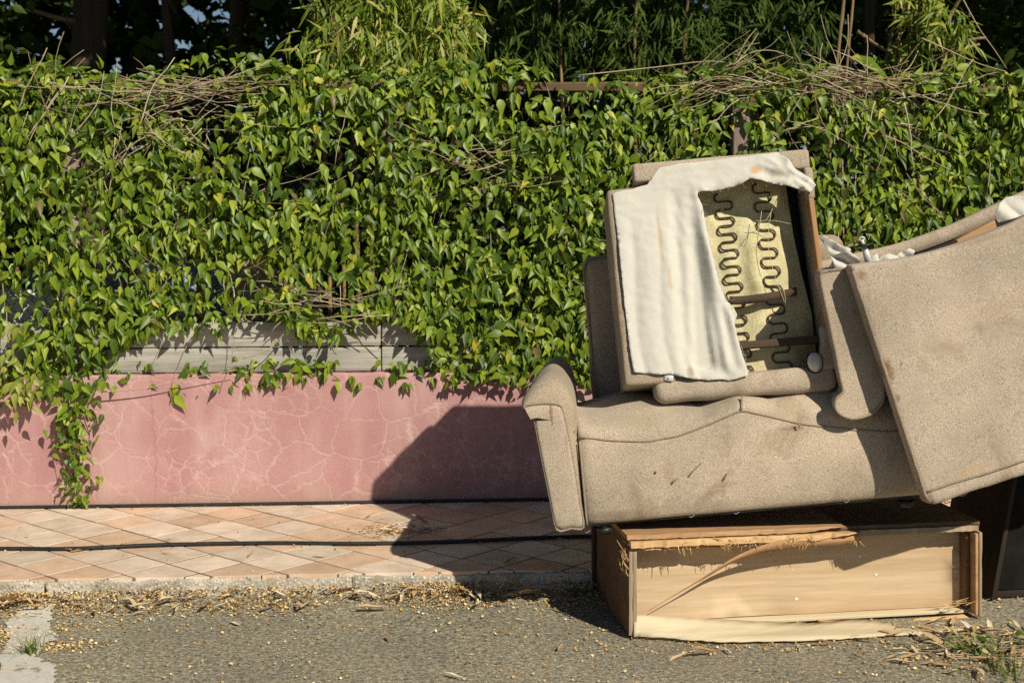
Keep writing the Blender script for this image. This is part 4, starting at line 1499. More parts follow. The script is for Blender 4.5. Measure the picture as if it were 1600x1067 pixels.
cloth_o = obj('torn_cloth', sheet(po, 0.0085, cloth, edge=0.02), LININGC, parent=chair, label='torn white lining cloth with rust stains')
thicken(cloth_o, 0.0012)
lst = []
fr_ = random.Random(8)
for _ in range(90):
    ln = fr_.choice((tear, tear, uptear)); i = fr_.randrange(len(ln) - 1)
    q = ln[i].lerp(ln[i + 1], fr_.random()); L = fr_.uniform(0.006, 0.030)
    p = Vector((q.x, -0.004, q.y)); d = Vector((fr_.uniform(-0.2, 1), fr_.uniform(-0.6, 0.4), fr_.uniform(-1, 0.2))).normalized()
    lst.append(tube_arrays([p - d * 0.006, p + d * L * 0.5, p + d * L + Vector((0, 0, -0.3 * L))], 0.0007, 0.0004, 3))
obj('frayed_threads', mesh(*join_arrays(lst)), LINING, parent=chair, kind='stuff')
# foot glide and metal plates
q = AC.pix(1273, 566, 0.0)
V = []; F = []
for i in range(7):
    a = math.pi / 2 * i / 6
    for k in range(16):
        b = 2 * math.pi * k / 16
        V.append((q.x + 0.027 * math.cos(a) * math.cos(b), -0.002 - 0.026 * math.sin(a), q.z + 0.036 * math.cos(a) * math.sin(b)))
for i in range(6):
    for k in range(16): F.append((i * 16 + k, i * 16 + (k + 1) % 16, (i + 1) * 16 + (k + 1) % 16, (i + 1) * 16 + k))
foot_g = obj('foot_glide', mesh(V, F), STEEL, parent=chair)
obj('glide_ring', tube([(q.x + 0.028 * math.cos(a), 0.004, q.z + 0.037 * math.sin(a)) for a in np.linspace(0, 2 * math.pi, 21)[:-1]], 0.004, sides=6, closed=True), BLACK, parent=foot_g)
for (x, y) in ((1045, 591),):
    q = AC.pix(x, y, -0.006)
    pl_ = obj('metal_plate', rbox((q.x - 0.016, -0.005, q.z - 0.009), (q.x + 0.015, 0.006, q.z + 0.012), 0.002, 0.02, 0.004, 60, warp=lambda p: (p.x + 0.25 * (p.z - q.z), p.y, p.z - 0.2 * (p.x - q.x)), k=1), STEEL, parent=chair)
    obj('bolt', tube([(q.x, -0.009, q.z), (q.x, -0.003, q.z)], 0.0035, 0.0045, 8), STEEL, parent=pl_)

# ------------------------------------------------------------------ second overturned chair at the right
OC0 = P(1450, 789, 4.98)
oa = math.radians(16.6)
OC = Frame(OC0, (math.cos(oa) * 0.996, 0.085, math.sin(oa)), (-math.sin(oa), 0.035, math.cos(oa)))
over = empty('overturned_armchair', OC.M, 'overturned beige armchair with its broad flat back panel leaning against the sofa front', 'armchair')
OW, OH = 0.94, 0.868


def slabwarp(p):
    z = p.z
    t = min(1, max(0, p.x / OW))
    if z > 0.3:
        z -= 0.040 * math.sin(math.pi * min(1, t * 1.25)) * (z - 0.3) / 0.55
    return (p.x - 0.012 * (1 - t) * (p.z / OH) , p.y, z)


FABSLAB = m_fabric('beige_tweed_panel', (0.215, 0.168, 0.126), (0.73, 0.63, 0.53), marks=[mk(OC, 1520, 733, 0.10, 0.02, (0.50, 0.34, 0.19), 0.5), mk(OC, 1388, 578, 0.022, 0.05, (0.19, 0.095, 0.04), 0.85), mk(OC, 1402, 622, 0.014, 0.018, (0.19, 0.095, 0.04), 0.7),
                   mk(OC, 1560, 480, 0.12, 0.03, (0.42, 0.29, 0.18), 0.4), mk(OC, 1346, 430, 0.02, 0.02, (0.22, 0.12, 0.06), 0.7), mk(OC, 1455, 775, 0.03, 0.03, (0.22, 0.14, 0.08), 0.6), mk(OC, 1530, 375, 0.14, 0.012, (0.30, 0.20, 0.12), 0.5)])
obj('back_panel', rbox((0, 0, 0), (OW, 0.075, OH), 0.016, 0.04, 0.006, 4, warp=slabwarp), FABSLAB, parent=over)
pl_l = [slabwarp(Vector((0.004, 0.0, z))) for z in np.linspace(0.02, OH - 0.02, 40)]
obj('side_piping', tube([(x - 0.002 + 0.003 * noise.noise(Vector((z * 30, 0, 0))), -0.001, z) for x, y, z in pl_l], 0.0062, sides=6), PIPE, parent=over)
obj('bottom_piping', tube([(x, -0.004 + 0.002 * noise.noise(Vector((x * 20, 0, 0))), 0.045 + 0.004 * noise.noise(Vector((x * 6, 0, 0)))) for x in np.linspace(0.01, OW - 0.01, 40)], 0.0042, sides=6), PIPE, parent=over)
obj('bottom_roll', rbox((0.012, -0.006, -0.006), (OW - 0.01, 0.07, 0.042), 0.02, 0.04, 0.004, 9), FAB, parent=over)
# arm of the overturned chair: same scroll arm, upside down
an = [(1281, 431), (1286, 424), (1300, 421), (1318, 419), (1336, 418), (1345, 440), (1353, 480), (1362, 520), (1371, 560), (1378, 592), (1381, 612), (1378, 630), (1366, 644), (1350, 652), (1332, 655), (1317, 651), (1307, 643), (1304, 633), (1307, 623), (1314, 617), (1317, 610),
      (1312, 590), (1303, 545), (1294, 500), (1286, 460)]
cA = 0.088
ring = [OC.pix(x, y, cA) for x, y in an]
ring = [(q.x, q.z) for q in ring]
rd = dense(ring, 3)
cx = sum(p[0] for p in rd) / len(rd); cz = sum(p[1] for p in rd) / len(rd)


def inset(p, d):
    v = Vector((p[0] - cx, p[1] - cz)); L = v.length
    f = (L - d) / L
    return (cx + v.x * f, cz + v.y * f)


rings = []
for v, d in ((cA - 0.003, 0.005), (cA, 0.0015), (cA + 0.004, 0.0), (cA + 0.03, 0.0), (cA + 0.08, -0.001), (cA + 0.14, 0.0), (cA + 0.18, 0.003), (cA + 0.20, 0.01)):
    rings.append([(inset(p, d)[0] + 0.18 * (v - cA), v, inset(p, d)[1]) for p in rd])
V, F = loft(rings)
oarm = obj('arm', flatcaps(mesh(V, F)), FAB, parent=over)
obj('piping', tube([(inset(p, 0.003)[0], cA - 0.004, inset(p, 0.003)[1]) for p in rd], 0.0052, sides=6, closed=True), PIPE, parent=oarm)
# body behind the panel, open on top
obj('seat_body', rbox((0.20, 0.08, 0.06), (OW - 0.02, 0.50, OH - 0.14), 0.03, 0.06, 0.005, 5), FAB2, parent=over)
rr = [OC.pix(1270, 412, 0.46), OC.pix(1330, 398, 0.46), OC.pix(1400, 382, 0.46), OC.pix(1480, 354, 0.46), OC.pix(1550, 322, 0.46), OC.pix(1620, 290, 0.46)]
sp2 = spline(rr, 24)
rings = []
for q in sp2:
    rings.append([(q.x, 0.44, q.z - 0.05), (q.x, 0.48, q.z - 0.05), (q.x, 0.485, q.z - 0.006), (q.x, 0.475, q.z + 0.002), (q.x, 0.445, q.z + 0.002), (q.x, 0.435, q.z - 0.006)])
V, F = loft(rings)
obj('rear_rail', mesh(V, F), FAB, parent=over)
rings = [[(q.x, 0.45, q.z - 0.30), (q.x, 0.475, q.z - 0.30), (q.x, 0.475, q.z - 0.048), (q.x, 0.45, q.z - 0.048)] for q in sp2]
obj('opening_shade', mesh(*loft(rings), False), DARKE, parent=over)  # dark sheet standing for the shade inside the open base
a, b = OC.pix(1485, 352, 0.30), OC.pix(1545, 326, 0.30)
rings = []
for t in np.linspace(0, 1, 8):
    q = a.lerp(b, t)
    rings.append([(q.x, 0.28, q.z - 0.09), (q.x, 0.31, q.z - 0.09), (q.x, 0.31, q.z - 0.045 - 0.012 * (1 - t)), (q.x, 0.28, q.z - 0.045 - 0.012 * (1 - t))])
V, F = loft(rings)
obj('timber_rail', mesh(V, F, False), TIMBERX, parent=over)


def rag(name, pts, c, depth, amp, seed, par=over, fr=OC, mat=LINING, sp=0.005):
    po = [fr.pix(x, y, c) for x, y in pts]; po = [(q.x, q.z) for q in po]
    me = sheet(po, sp, lambda x, z: (x, c + amp * (0.8 - 2.4 * abs(noise.noise(Vector((x * 13 + seed + z * 9, z * 8, 1))))) + amp * 0.22 * noise.noise(Vector((x * 40, z * 40, seed))), z), edge=0.012)
    o = obj(name, me, mat, parent=par); thicken(o, 0.0018)
    return o


rag('cloth_scrap', [(1285, 372), (1290, 367), (1300, 374), (1316, 384), (1330, 388), (1336, 400), (1344, 408), (1330, 418), (1312, 416), (1292, 424), (1296, 412), (1304, 402), (1296, 390)], 0.14, 0.02, 0.035, 1)
rag('cloth_scrap', [(1300, 400), (1322, 392), (1340, 404), (1346, 412), (1325, 420), (1305, 420)], 0.10, 0.02, 0.03, 5)
rag('cloth_scrap', [(1378, 400), (1392, 396), (1404, 399), (1412, 392), (1424, 388), (1432, 392), (1428, 400), (1405, 408), (1382, 412), (1372, 410)], 0.10, 0.02, 0.03, 9)
rag('cloth_scrap', [(1362, 402), (1372, 396), (1375, 408), (1370, 416), (1360, 414)], 0.10, 0.02, 0.02, 12)
rag('cloth_scrap', [(1556, 330), (1562, 318), (1574, 308), (1590, 306), (1606, 308), (1625, 302), (1630, 330), (1604, 336), (1582, 342), (1562, 348), (1556, 340)], 0.03, 0.03, 0.011, 24)
# castor standing up out of the torn base
q = OC.pix(1356, 405, 0.12)
qt = OC.pix(1348, 384, 0.12)
cst = obj('castor', mesh(*join_arrays([tube_arrays([(q.x, 0.12, q.z - 0.02), (qt.x + 0.004, 0.12, qt.z)], 0.015, 0.011, 14)])), STEEL, parent=over)
qd = (Vector((qt.x, 0, qt.z)) - Vector((q.x, 0, q.z))).normalized()
obj('cup', mesh(*tube_arrays([(qt.x + 0.004 - qd.x * 0.003, 0.12, qt.z - qd.z * 0.003), (qt.x + 0.005 + qd.x * 0.004, 0.12, qt.z + qd.z * 0.004)], 0.034, 0.030, 18)), BLACK, parent=cst)
obj('pin', mesh(*join_arrays([tube_arrays([(qt.x + 0.004, 0.12, qt.z), (qt.x + 0.004 + qd.x * 0.022, 0.12, qt.z + qd.z * 0.022)], 0.007, 0.006, 10),
                                tube_arrays([(qt.x + 0.004 + 0.010 * math.cos(a), 0.12, qt.z + 0.024 + 0.006 * math.sin(a)) for a in np.linspace(0, 2 * math.pi, 13)[:-1]], 0.003, sides=6, closed=True)])), STEEL, parent=cst)

# ------------------------------------------------------------------ litter on the ground
KF = Frame((0, 6.853, 0), E, (0, 0, 1))
LANCE = (np.array([(0, 0, 0), (0.085, 0.28, 0.03), (0.09, 0.62, 0.10), (0.05, 1, 0.05), (-0.045, 0.66, 0.08), (-0.07, 0.3, 0.03), (0, 0.33, -0.012), (0.015, 0.66, 0.04)], float),
         np.array([(0, 1, 6, 5), (1, 2, 7, 6), (6, 7, 4, 5), (2, 3, 4, 7)]), np.zeros((0, 3), int))
HUSK = (np.array([(0, 0, 0), (0.5, 0.2, 0.25), (0.45, 0.8, 0.2), (0, 1, 0.0), (-0.4, 0.6, 0.3), (0.05, 0.5, -0.05)], float), np.zeros((0, 4), int),
        np.array([(0, 1, 5), (1, 2, 5), (2, 3, 5), (3, 4, 5), (4, 0, 5)]))


def scatter(pts, smin, smax, templ, tilt, zoff):
    n = len(pts)
    ang = rng.random(n) * 2 * math.pi
    tip = np.stack([np.cos(ang), np.sin(ang), rng.normal(size=n) * tilt], 1)
    nr = np.stack([rng.normal(size=n) * tilt, rng.normal(size=n) * tilt, np.ones(n)], 1)
    s = smin + (smax - smin) * rng.random(n) ** 1.7
    pos = np.array(pts, float); pos[:, 2] += zoff + rng.random(n) * zoff
    return leaves_mesh(pos, basis(tip, nr), s, [templ], np.zeros(n, int))


def road_z(x, y): return 0.008 * noise.noise(Vector((x * 1.3, y * 1.3, 0))) + 0.002 + rise(y)


pts = []
while len(pts) < 14000:       # husk drift along the kerb
    s = random.uniform(-3.2, 3.6); d = abs(random.gauss(0, 0.085))
    k = 0.5 + 0.9 * noise.noise(Vector((s * 2.3, 1, 0)))
    px, _ = proj(WALL.M @ Vector((s, KW, 0)))
    if 600 < px < 760: k += 0.5
    if px < 260: k += 0.35
    if random.random() > k: continue
    pts.append((s, KW - 0.012 - d, road_z(s, KW - d) + max(0, 0.026 * (1 - d / 0.09))))
for _ in range(11000):
    s = random.uniform(-3.2, 3.6); y = KW - random.uniform(0.05, 1.9)
    if noise.noise(Vector((s * 3, y * 3, 4))) < random.uniform(-0.35, 0.5): continue
    pts.append((s, y, road_z(s, y)))
for _ in range(2200):      # patches: left edge, in front of the box, right weeds
    q = random.choice(((-5, 1000, .09, .1), (40, 985, .16, .05), (1200, 1010, .35, .05), (1500, 1000, .22, .10), (1540, 1040, .18, .08), (90, 1012, .1, .03)))
    w = P(q[0], q[1], CAM_H * FPX / (q[1] - HOR)); l = WALL.I @ w
    x = l.x + random.gauss(0, q[2]); y = l.y + random.gauss(0, q[3])
    if y > KW - 0.02: continue
    pts.append((x, y, road_z(x, y)))
for _ in range(420):      # on the tiles
    s = random.uniform(-3, 3.4); y = random.choice((random.gauss(-0.80, 0.05), random.uniform(KW + 0.02, -0.03), random.gauss(-0.04, 0.02)))
    if y > -0.02 or y < KW + 0.02: continue
    pts.append((s, y, 0.101))
for _ in range(260):      # heap by the hose
    w = P(random.gauss(600, 22), 832, 6.23); l = WALL.I @ w
    pts.append((l.x, l.y + random.gauss(0, 0.07), 0.101))
obj('seed_husks', scatter(pts, 0.0035, 0.013, HUSK, 0.35, 0.002), SEED, M=WALL.M, label='ochre seed husks scattered along the kerb and road', cat='litter', kind='stuff')

pts = []
for _ in range(420):
    s = random.uniform(-3.2, 3.6); d = abs(random.gauss(0, 0.075))
    px, _y = proj(WALL.M @ Vector((s, KW, 0)))
    if px > 300 and px < 560 and random.random() < 0.45: continue
    pts.append((s, KW - 0.02 - d, road_z(s, KW - d) + 0.012))
for (x, y, n_, sx, sy) in ((20, 940, 55, .12, .05), (640, 832, 16, .10, .05), (700, 900, 30, .10, .05), (1500, 995, 60, .16, .06), (1540, 1030, 70, .18, .07), (1540, 795, 50, .15, .10), (1150, 1015, 8, .3, .04), (620, 830, 20, .06, .05)):
    z = 0.101 if y < 890 else 0.0
    for _ in range(n_):
        w = P(x, y, (CAM_H - z) * FPX / (y - HOR)); l = WALL.I @ w
        a, b = l.x + random.gauss(0, sx), l.y + random.gauss(0, sy)
        if z and (b < KW + 0.03 or b > -0.03): continue
        if not z and b > KW - 0.03: b = KW - 0.03
        pts.append((a, b, (z if z else road_z(a, b)) + 0.006))
for _ in range(60):
    s = random.uniform(-3, 3.4); y = KW - random.uniform(0.1, 1.8); pts.append((s, y, road_z(s, y) + 0.002))
for _ in range(26):
    s = random.uniform(-3, 3.4); y = random.uniform(KW + 0.05, -0.05); pts.append((s, y, 0.103))
obj('leaf_litter', scatter(pts, 0.035, 0.14, LANCE, 0.13, 0.004), DRY, M=WALL.M, label='dry curled tan leaves lying along the kerb and by the box', cat='litter', kind='stuff')
lst = []
for _ in range(90):
    q = random.choice(((20, 945, .15, .05), (700, 905, .3, .05), (1520, 1010, .2, .08), (300, 925, .4, .03)))
    w = P(q[0], q[1], CAM_H * FPX / (q[1] - HOR)); l = WALL.I @ w
    a = Vector((l.x + random.gauss(0, q[2]), min(KW - 0.02, l.y + random.gauss(0, q[3])), 0.012)); t = random.gauss(0, 0.5)
    L = random.uniform(0.05, 0.2)
    lst.append(tube_arrays([a, a + Vector((math.cos(t), math.sin(t), random.uniform(0, .08))) * L * 0.5, a + Vector((math.cos(t + .2), math.sin(t + .2), 0.02)) * L], 0.0024, 0.001, 4))
obj('dry_twigs', mesh(*join_arrays(lst)), TWIG, M=WALL.M, label='thin dry twigs among the leaves along the kerb', cat='litter', kind='stuff')


# grass tuft and weeds
def tuft(name, px, py, label, n_, hmin, hmax, spread, broad):
    Y = CAM_H * FPX / (py - HOR)
    o_ = P(px, py, Y); o_.z = 0.004
    root = empty(name, Matrix.Translation(o_), label, 'weed')
    V = []; F = []
    for _ in range(n_):
        a = random.uniform(0, 2 * math.pi); L = random.uniform(hmin, hmax); le = random.uniform(0.1, 0.9)
        b = Vector((random.gauss(0, spread), random.gauss(0, spread), 0))
        d = Vector((math.cos(a) * le, math.sin(a) * le, 1)).normalized(); s = Vector((-math.sin(a), math.cos(a), 0)) * 0.0022
        o0 = len(V)
        p1 = b + d * L * 0.55; p2 = b + d * L + Vector((math.cos(a), math.sin(a), -0.6)) * L * 0.18 * le
        V += [b - s, b + s, p1 + s * 0.8, p1 - s * 0.8, p2]
        F += [(o0, o0 + 1, o0 + 2, o0 + 3), (o0 + 3, o0 + 2, o0 + 4)]
    obj('blades', mesh(V, F), GRASS, parent=root, kind='stuff')
    if broad:
        m_ = broad
        pos = np.stack([rng.normal(size=m_) * spread * 1.5, rng.normal(size=m_) * spread * 1.1, 0.008 + rng.random(m_) * 0.045], 1)
        tip = np.stack([rng.normal(size=m_), rng.normal(size=m_), 0.3 * rng.normal(size=m_)], 1); nr = np.stack([0.4 * rng.normal(size=m_), -0.4 + 0.4 * rng.normal(size=m_), np.ones(m_)], 1)
        obj('leaves', leaves_mesh(pos, basis(tip, nr), 0.018 + 0.018 * rng.random(m_), TEMPL, rng.integers(0, 4, m_)), GRASS, parent=root, kind='stuff')


tuft('grass_tuft', 50, 1024, 'small grass tuft growing on the pale cement patch at the left', 46, 0.03, 0.10, 0.016, 0)
tuft('weed_clump', 1524, 1020, 'small leafy green weed among dry leaves in front of the box', 18, 0.03, 0.07, 0.030, 75)
tuft('grass_tuft', 1575, 1060, 'thin grass tuft at the bottom right corner', 40, 0.04, 0.11, 0.05, 12)
tuft('weed_clump', 1588, 1008, 'tiny green weed at the right edge by the cabinet shadow', 8, 0.02, 0.05, 0.012, 14)

# ------------------------------------------------------------------ garden behind the fence: trees, bamboo, shrubs
QUAD = (np.array([(0, 0, 0), (0.32, 0.45, 0.06), (0, 1, -0.1), (-0.32, 0.45, 0.06)], float), np.array([(0, 1, 2, 3)]), np.zeros((0, 3), int))
LONG = (np.array([(0, 0, 0), (0.06, 0.35, 0.02), (0, 1, -0.14), (-0.06, 0.35, 0.02)], float), np.array([(0, 1, 2, 3)]), np.zeros((0, 3), int))


def cloud(centres, radii, n, smin, smax, templ=QUAD, down=-0.3, flat=0.7):
    centres = np.array(centres, float); radii = np.array(radii, float)
    w = radii ** 3; w /= w.sum()
    k = rng.choice(len(centres), n, p=w)
    v = rng.normal(size=(n, 3)); v /= np.linalg.norm(v, axis=1, keepdims=True)
    pos = centres[k] + v * (radii[k] * rng.random(n) ** 0.42)[:, None] * np.array([1, 1, flat])
    tip = np.stack([rng.normal(size=n), rng.normal(size=n), down + 0.6 * rng.normal(size=n)], 1)
    nr = np.stack([0.8 * rng.normal(size=n), 0.8 * rng.normal(size=n), 0.7 + 0.5 * rng.normal(size=n)], 1)
    return leaves_mesh(pos, basis(tip, nr), smin + (smax - smin) * rng.random(n), [templ], np.zeros(n, int))


def tree(name, x, y, r, label, crown_c, crown_r, n, smin, smax, h=4.5, branches=()):
    root = empty(name, Matrix.Translation((x, y, 0.1)), label, 'tree')
    pts = [(0, 0, -0.1), (0.02, 0, 0.15), (0.05 * random.uniform(-1, 1), 0, h * 0.35), (0.12 * random.uniform(-1, 1), 0.05, h * 0.7), (0.15 * random.uniform(-1, 1), 0, h)]
    V, F = tube_arrays(spline(pts, 26), r, r * 0.6, 14)
    for v in V:
        a = math.atan2(v.y, v.x)
        f = 1 + 0.10 * noise.noise(Vector((math.cos(a) * 2, math.sin(a) * 2, v.z * 0.9)))
        if v.z < 0.3: f *= 1 + 0.6 * (0.3 - v.z)
        v.x *= f; v.y *= f
    obj('trunk', mesh(V, F), BARK, parent=root)
    for k, c in enumerate(crown_c):
        c = Vector(c)
        st = Vector((0, 0, h * random.uniform(0.6, 0.95)))
        obj('limb', tube(spline([st, st.lerp(c, 0.5) + Vector((random.uniform(-.2, .2), 0, 0.1)), c], 10), r * 0.4, r * 0.12, 8), BARK, parent=root)
    for pts in branches:
        obj('branch', tube(spline([Vector(p) for p in pts], 12), 0.025, 0.010, 6), CANE, parent=root)
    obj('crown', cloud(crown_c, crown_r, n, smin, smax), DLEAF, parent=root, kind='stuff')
    return root


bp = [P(140, 36, 10.6) - Vector((-3.1, 10.6, 0.1)), P(95, 30, 10.5) - Vector((-3.1, 10.6, 0.1)), P(45, 16, 10.3) - Vector((-3.1, 10.6, 0.1)), P(28, 24, 10.3) - Vector((-3.1, 10.6, 0.1))]
tree('garden_tree', -3.1, 10.6, 0.165, 'thick dark tree trunk rising behind the fence at upper left',
     [(-2.4, -0.6, 4.9), (0.3, -1.1, 5.1), (2.2, 0.4, 5.3), (0, 1.8, 5.8), (-1.2, 0.6, 6.6)], [1.6, 1.6, 1.6, 1.8, 1.9], 7000, 0.14, 0.30, 5.0, [bp])
tree('garden_tree', -2.66, 11.4, 0.055, 'thin dark tree trunk just right of the thick trunk behind the fence',
     [(-0.6, 0.2, 4.8), (0.5, -0.4, 5.3)], [0.9, 1.0], 1200, 0.12, 0.26, 4.6)
tree('garden_tree', -2.45, 12.8, 0.085, 'slim dark tree trunk beside the patch of sky behind the fence',
     [(-0.9, 1.2, 5.5), (0.9, 0.2, 5.6), (0, 2.4, 6.2)], [1.2, 1.5, 1.6], 3000, 0.14, 0.28, 4.8)
tree('garden_tree', 1.35, 11.6, 0.14, 'dark tree standing in shade behind the middle of the vine',
     [(-2.0, -1.6, 4.8), (0.4, -2.0, 4.9), (2.4, -1.2, 5.0), (0, 1.0, 5.8), (-2.2, 1.0, 5.8), (2.4, 1.5, 6.0)], [1.5, 1.4, 1.5, 1.9, 1.7, 1.8], 9000, 0.14, 0.30, 5.0)
tree('garden_tree', 5.2, 11.8, 0.15, 'dark leafy tree behind the fence at the right edge',
     [(-1.4, -1.9, 5.0), (0.8, -1.6, 4.8), (2.2, -0.2, 5.0), (0, 1.4, 5.8), (-1.0, 0.2, 6.4)], [1.4, 1.6, 1.7, 1.9, 1.7], 7500, 0.14, 0.30, 5.0)

for (x, y, lab, cs) in ((-5.6, 9.6, 'added shade tree behind the far left end of the fence', [(1.7, -0.6, 4.9), (3.3, -0.9, 4.7)]),
                        (-0.9, 10.4, 'added shade tree behind the bright bamboo', [(-1.0, -1.7, 4.9), (0.4, -1.75, 4.85), (1.6, -1.7, 4.75), (0.2, -0.4, 5.2)]),
                        (2.6, 10.4, 'added shade tree behind the tan bamboo canes', [(-0.8, -1.7, 4.7), (0.5, -1.5, 4.75), (1.8, -1.6, 4.7), (3.2, -1.7, 4.7)]),
                        (7.3, 9.8, 'added shade tree beyond the right end of the fence', [(-1.2, -1.0, 4.7), (0.3, -1.0, 4.8), (1.6, -0.8, 4.8), (0, 0.4, 5.2)])):
    tree('shade_tree', x, y, 0.06, lab, cs, [1.15] * len(cs), 750 * len(cs), 0.14, 0.28, 4.4)  # unseen crowns added to keep the sun off the garden behind

# shrubs filling the shade
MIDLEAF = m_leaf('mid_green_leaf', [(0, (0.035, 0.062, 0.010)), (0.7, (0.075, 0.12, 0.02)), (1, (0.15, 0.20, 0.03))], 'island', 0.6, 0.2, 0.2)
sh = [(-4.0, 8.6, 'dim leafy shrub behind the fence at the far left', 1.0, [(0, 0, 1.2), (0.7, 0.3, 1.9), (-0.7, 0.3, 2.2), (-0.2, 0.2, 2.7), (0.2, 0.8, 3.0)]),
      (-1.2, 11.8, 'dark shrub in shade behind the bright bamboo', 1.15, [(0, 0, 1.4), (-0.6, 0, 2.3), (0.8, 0.2, 2.2), (0.3, 0.3, 3.0), (-0.15, 0.6, 3.4)]),
      (0.9, 10.9, 'dark shrub in deep shade behind the middle of the hedge', 1.1, [(-0.4, 0, 1.3), (0.6, 0, 1.7), (0, 0.4, 2.5), (0.9, 0.4, 2.9), (-0.8, 0.4, 2.9)]),
      (2.9, 11.0, 'dark shrub behind the tan bamboo canes', 1.1, [(0, 0, 1.3), (0.7, 0.2, 2.0), (-0.7, 0.2, 2.1), (0.1, 0.4, 2.9), (0.9, 0.6, 3.1)]),
      (4.0, 9.0, 'olive green shrub behind the fence at the right edge', 0.95, [(0, 0, 1.2), (-0.5, 0.1, 1.9), (0.5, 0.1, 2.2), (0.1, 0.2, 2.7)])]
for (x, y, lab, r, cs) in sh:
    root = empty('shrub', Matrix.Translation((x, y, 0.1)), lab, 'shrub')
    for c in cs[:4]:
        obj('stem', tube(spline([(random.uniform(-.1, .1), 0, 0), Vector(c) * 0.5 + Vector((0.1, 0, 0)), c], 8), 0.03, 0.01, 6), BARK, parent=root)
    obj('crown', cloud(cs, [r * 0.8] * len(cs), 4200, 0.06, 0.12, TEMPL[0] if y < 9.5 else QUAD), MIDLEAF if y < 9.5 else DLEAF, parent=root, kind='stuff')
# far wood behind, with an opening to the sky at upper left
n = 70000
pos = np.stack([rng.uniform(-12, 12, n), rng.uniform(14.5, 22, n), 0.1 + 8.5 * rng.random(n)], 1)
pxs = 800 + pos[:, 0] / pos[:, 1] * FPX; pys = HOR + (CAM_H - pos[:, 2]) / pos[:, 1] * FPX
hole = (np.abs(pxs - 322) < 46) & (pys < 78) & (rng.random(n) < 0.62)
keep = ~hole
tip = np.stack([rng.normal(size=n), rng.normal(size=n), -0.3 + 0.6 * rng.normal(size=n)], 1)
nr = np.stack([0.8 * rng.normal(size=n), -0.4 + 0.8 * rng.normal(size=n), 0.5 + 0.5 * rng.normal(size=n)], 1)
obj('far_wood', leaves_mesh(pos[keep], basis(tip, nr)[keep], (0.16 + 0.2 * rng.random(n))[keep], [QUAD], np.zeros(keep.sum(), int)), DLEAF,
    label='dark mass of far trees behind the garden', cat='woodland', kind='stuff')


def bamboo(name, x, y, label, canes, clumps, nleaf, lmat=BAMB, cane_r=0.016):
    root = empty(name, Matrix.Translation((x, y, 0.1)), label, 'bamboo')
    for c in canes:
        pts = spline([Vector(p) for p in c], 26)
        V, F = tube_arrays(pts, cane_r * random.uniform(0.7, 1.15), cane_r * 0.55, 8)
        for i, v in enumerate(V):
            k = i // 8
            if k % 4 == 0:
                v += (v - pts[min(k, 25)]) * 0.25
        obj('cane', mesh(V, F), CANE, parent=root)
    if nleaf:
        cc = np.array([c[:3] for c in clumps]); cr = np.array([c[3] for c in clumps])
        w = cr ** 2 / (cr ** 2).sum()
        k = rng.choice(len(cc), nleaf // 5, p=w)
        v = rng.normal(size=(len(k), 3)); v /= np.linalg.norm(v, axis=1, keepdims=True)
        node = cc[k] + v * (cr[k] * rng.random(len(k)) ** 0.5)[:, None]
        node = np.repeat(node, 5, axis=0)
        m = len(node)
        node = node + rng.normal(size=(m, 3)) * 0.02
        base_dir = np.repeat(rng.normal(size=(len(k), 3)), 5, axis=0)
        tip = base_dir * 0.35 + rng.normal(size=(m, 3)) * 0.45 + np.array([0, -0.25, -0.9])
        nr = rng.normal(size=(m, 3)) * 0.6 + np.array([0.2, -1, 0.5])
        obj('foliage', leaves_mesh(node, basis(tip, nr), 0.08 + 0.10 * rng.random(m), [LONG], np.zeros(m, int)), lmat, parent=root, kind='stuff')
    return root


def pl3(px, py, Y, ox, oy): return tuple(P(px, py, Y) - Vector((ox, oy, 0.1)))


bx, by = -0.75, 8.2
cl_ = [pl3(x, y, Y, bx, by) + (r,) for x, y, Y, r in ((500, 75, 7.7, .16), (545, 45, 7.75, .20), (600, 30, 7.8, .22), (600, 85, 7.7, .18), (655, 25, 7.8, .20), (660, 75, 7.7, .18), (705, 20, 7.85, .16), (715, 60, 7.8, .13), (560, -30, 7.9, .28), (660, -40, 7.9, .28), (735, 25, 7.9, .08), (455, 55, 7.7, .05), (490, 20, 7.8, .06), (600, 130, 7.8, .2), (540, 120, 7.8, .2), (680, 120, 7.8, .2))]
cn = [[(0.1 * k - 0.3, 0.1, 0), (0.08 * k - 0.3, 0.05, 1.2), (0.1 * k - 0.35, -0.15, 2.4), (0.14 * k - 0.45, -0.35, 3.0)] for k in range(6)]
bamboo('bamboo_clump', bx, by, 'bright sunlit bamboo drooping over the vine left of centre', cn, cl_, 3000)
bx, by = 0.8, 9.7
cl_ = [pl3(x, y, Y, bx, by) + (r,) for x, y, Y, r in ((820, 40, 9.8, .28), (900, 20, 9.8, .34), (980, 50, 9.8, .34), (1060, 30, 9.8, .34), (1130, 40, 9.8, .34), (1210, 30, 9.8, .34), (900, 90, 9.8, .3), (1000, 110, 9.8, .3), (1120, 100, 9.8, .3), (1230, 90, 9.8, .28), (1270, 40, 9.8, .2), (760, 60, 9.9, .2))]
cn = [[(0.16 * k - 0.6, 0.1, 0), (0.16 * k - 0.6, 0.05, 1.4), (0.17 * k - 0.65, 0, 2.6), (0.2 * k - 0.7, -0.2, 3.4)] for k in (1, 4, 6)]
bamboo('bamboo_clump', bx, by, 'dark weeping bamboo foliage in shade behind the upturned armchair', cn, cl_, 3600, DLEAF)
bx, by = 2.3, 8.7
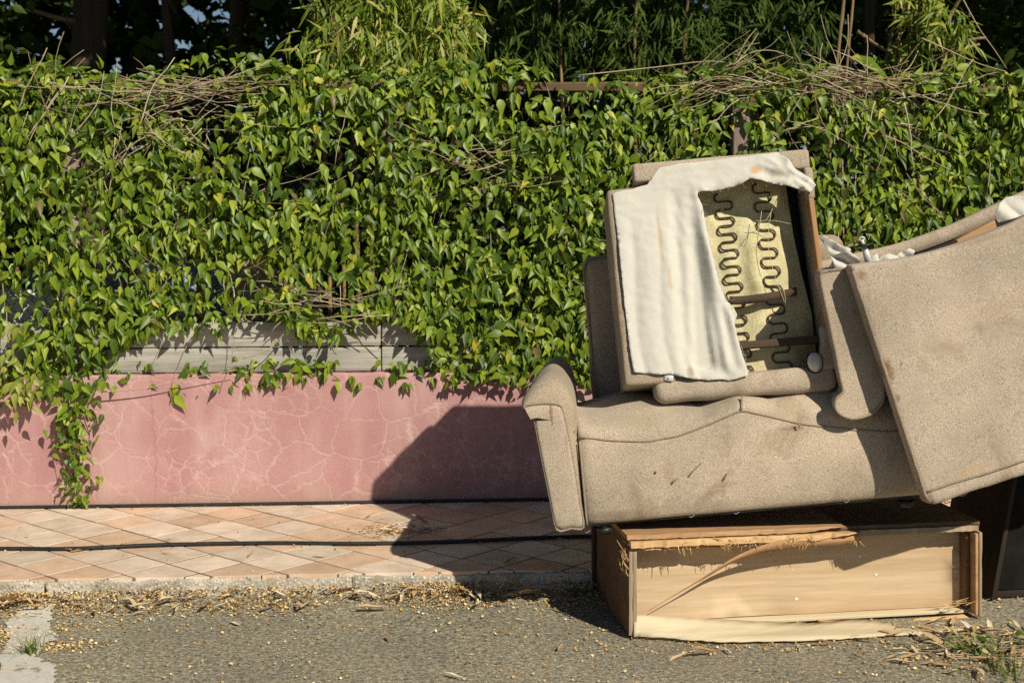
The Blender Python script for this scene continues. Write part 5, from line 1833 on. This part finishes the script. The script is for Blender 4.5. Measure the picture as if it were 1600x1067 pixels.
cl_ = [pl3(x, y, Y, bx, by) + (r,) for x, y, Y, r in ((1450, 30, 8.4, .16), (1475, 60, 8.4, .13), (1430, 75, 8.5, .12), (1500, 35, 8.4, .10), (1440, -10, 8.5, .2), (1490, 95, 8.4, .13), (1370, 100, 8.6, .08))]
cn = []
for (x0, y0, x1, y1) in ((1425, 120, 1418, -20), (1392, 130, 1415, 0), (1378, 130, 1402, 10), (1322, 120, 1335, -20), (1306, 120, 1322, -30), (1440, 10, 1360, 130), (1460, 120, 1440, -30), (1480, 40, 1510, -20), (1340, 50, 1420, 110), (1480, 75, 1540, 60), (1470, 95, 1530, 70)):
    a = Vector(pl3(x0, y0, 8.6, bx, by)); b = Vector(pl3(x1, y1, 8.6, bx, by))
    d = (b - a)
    long_ = abs(d.z) > 0.35 and abs(d.x) < 0.2
    if long_:
        t0 = -(a.z) / d.z
        cn.append([a + d * t0, a + d * (t0 * 0.5) + Vector((0.02, 0, 0)), a, b, b + d * 0.8])
    else:
        cn.append([a, a.lerp(b, 0.3) + Vector((0, 0.02, 0.01)), a.lerp(b, 0.7) + Vector((0, -0.02, 0.01)), b])
bamboo('bamboo_clump', bx, by, 'stand of tan bamboo canes with sparse leaves behind the vine at right', cn, cl_, 650, BAMB, 0.014)

# broad lobed plant
bp0 = P(1330, 120, 7.9); broot = empty('broadleaf_plant', Matrix.Translation((bp0.x, 7.9, 0.15)), 'plant with broad green lobed leaves showing above the vine at right', 'plant')
for (px, py, s) in ((1330, 92, 0.16), (1352, 100, 0.11), (1318, 108, 0.12), (1345, 112, 0.13), (1300, 112, 0.1)):
    q = P(px, py, 7.9 + random.uniform(-.08, .08)) - Vector((bp0.x, 7.9, 0.15))
    obj('stalk', tube(spline([(0, 0, 0), Vector((q.x * 0.5, 0.1, q.z * 0.6)), q], 10), 0.006, 0.004, 5), TWIG, parent=broot)
    tp = np.array([[random.gauss(0, 0.6), -0.5, random.uniform(-0.6, 0.3)]]); nn = np.array([[random.gauss(0, 0.4), -0.8, 0.9]])
    leaf_obj(broot, q, basis(tp, nn)[0], s * 1.5, LM[random.randrange(3)])
print('scene built', len(bpy.data.objects))
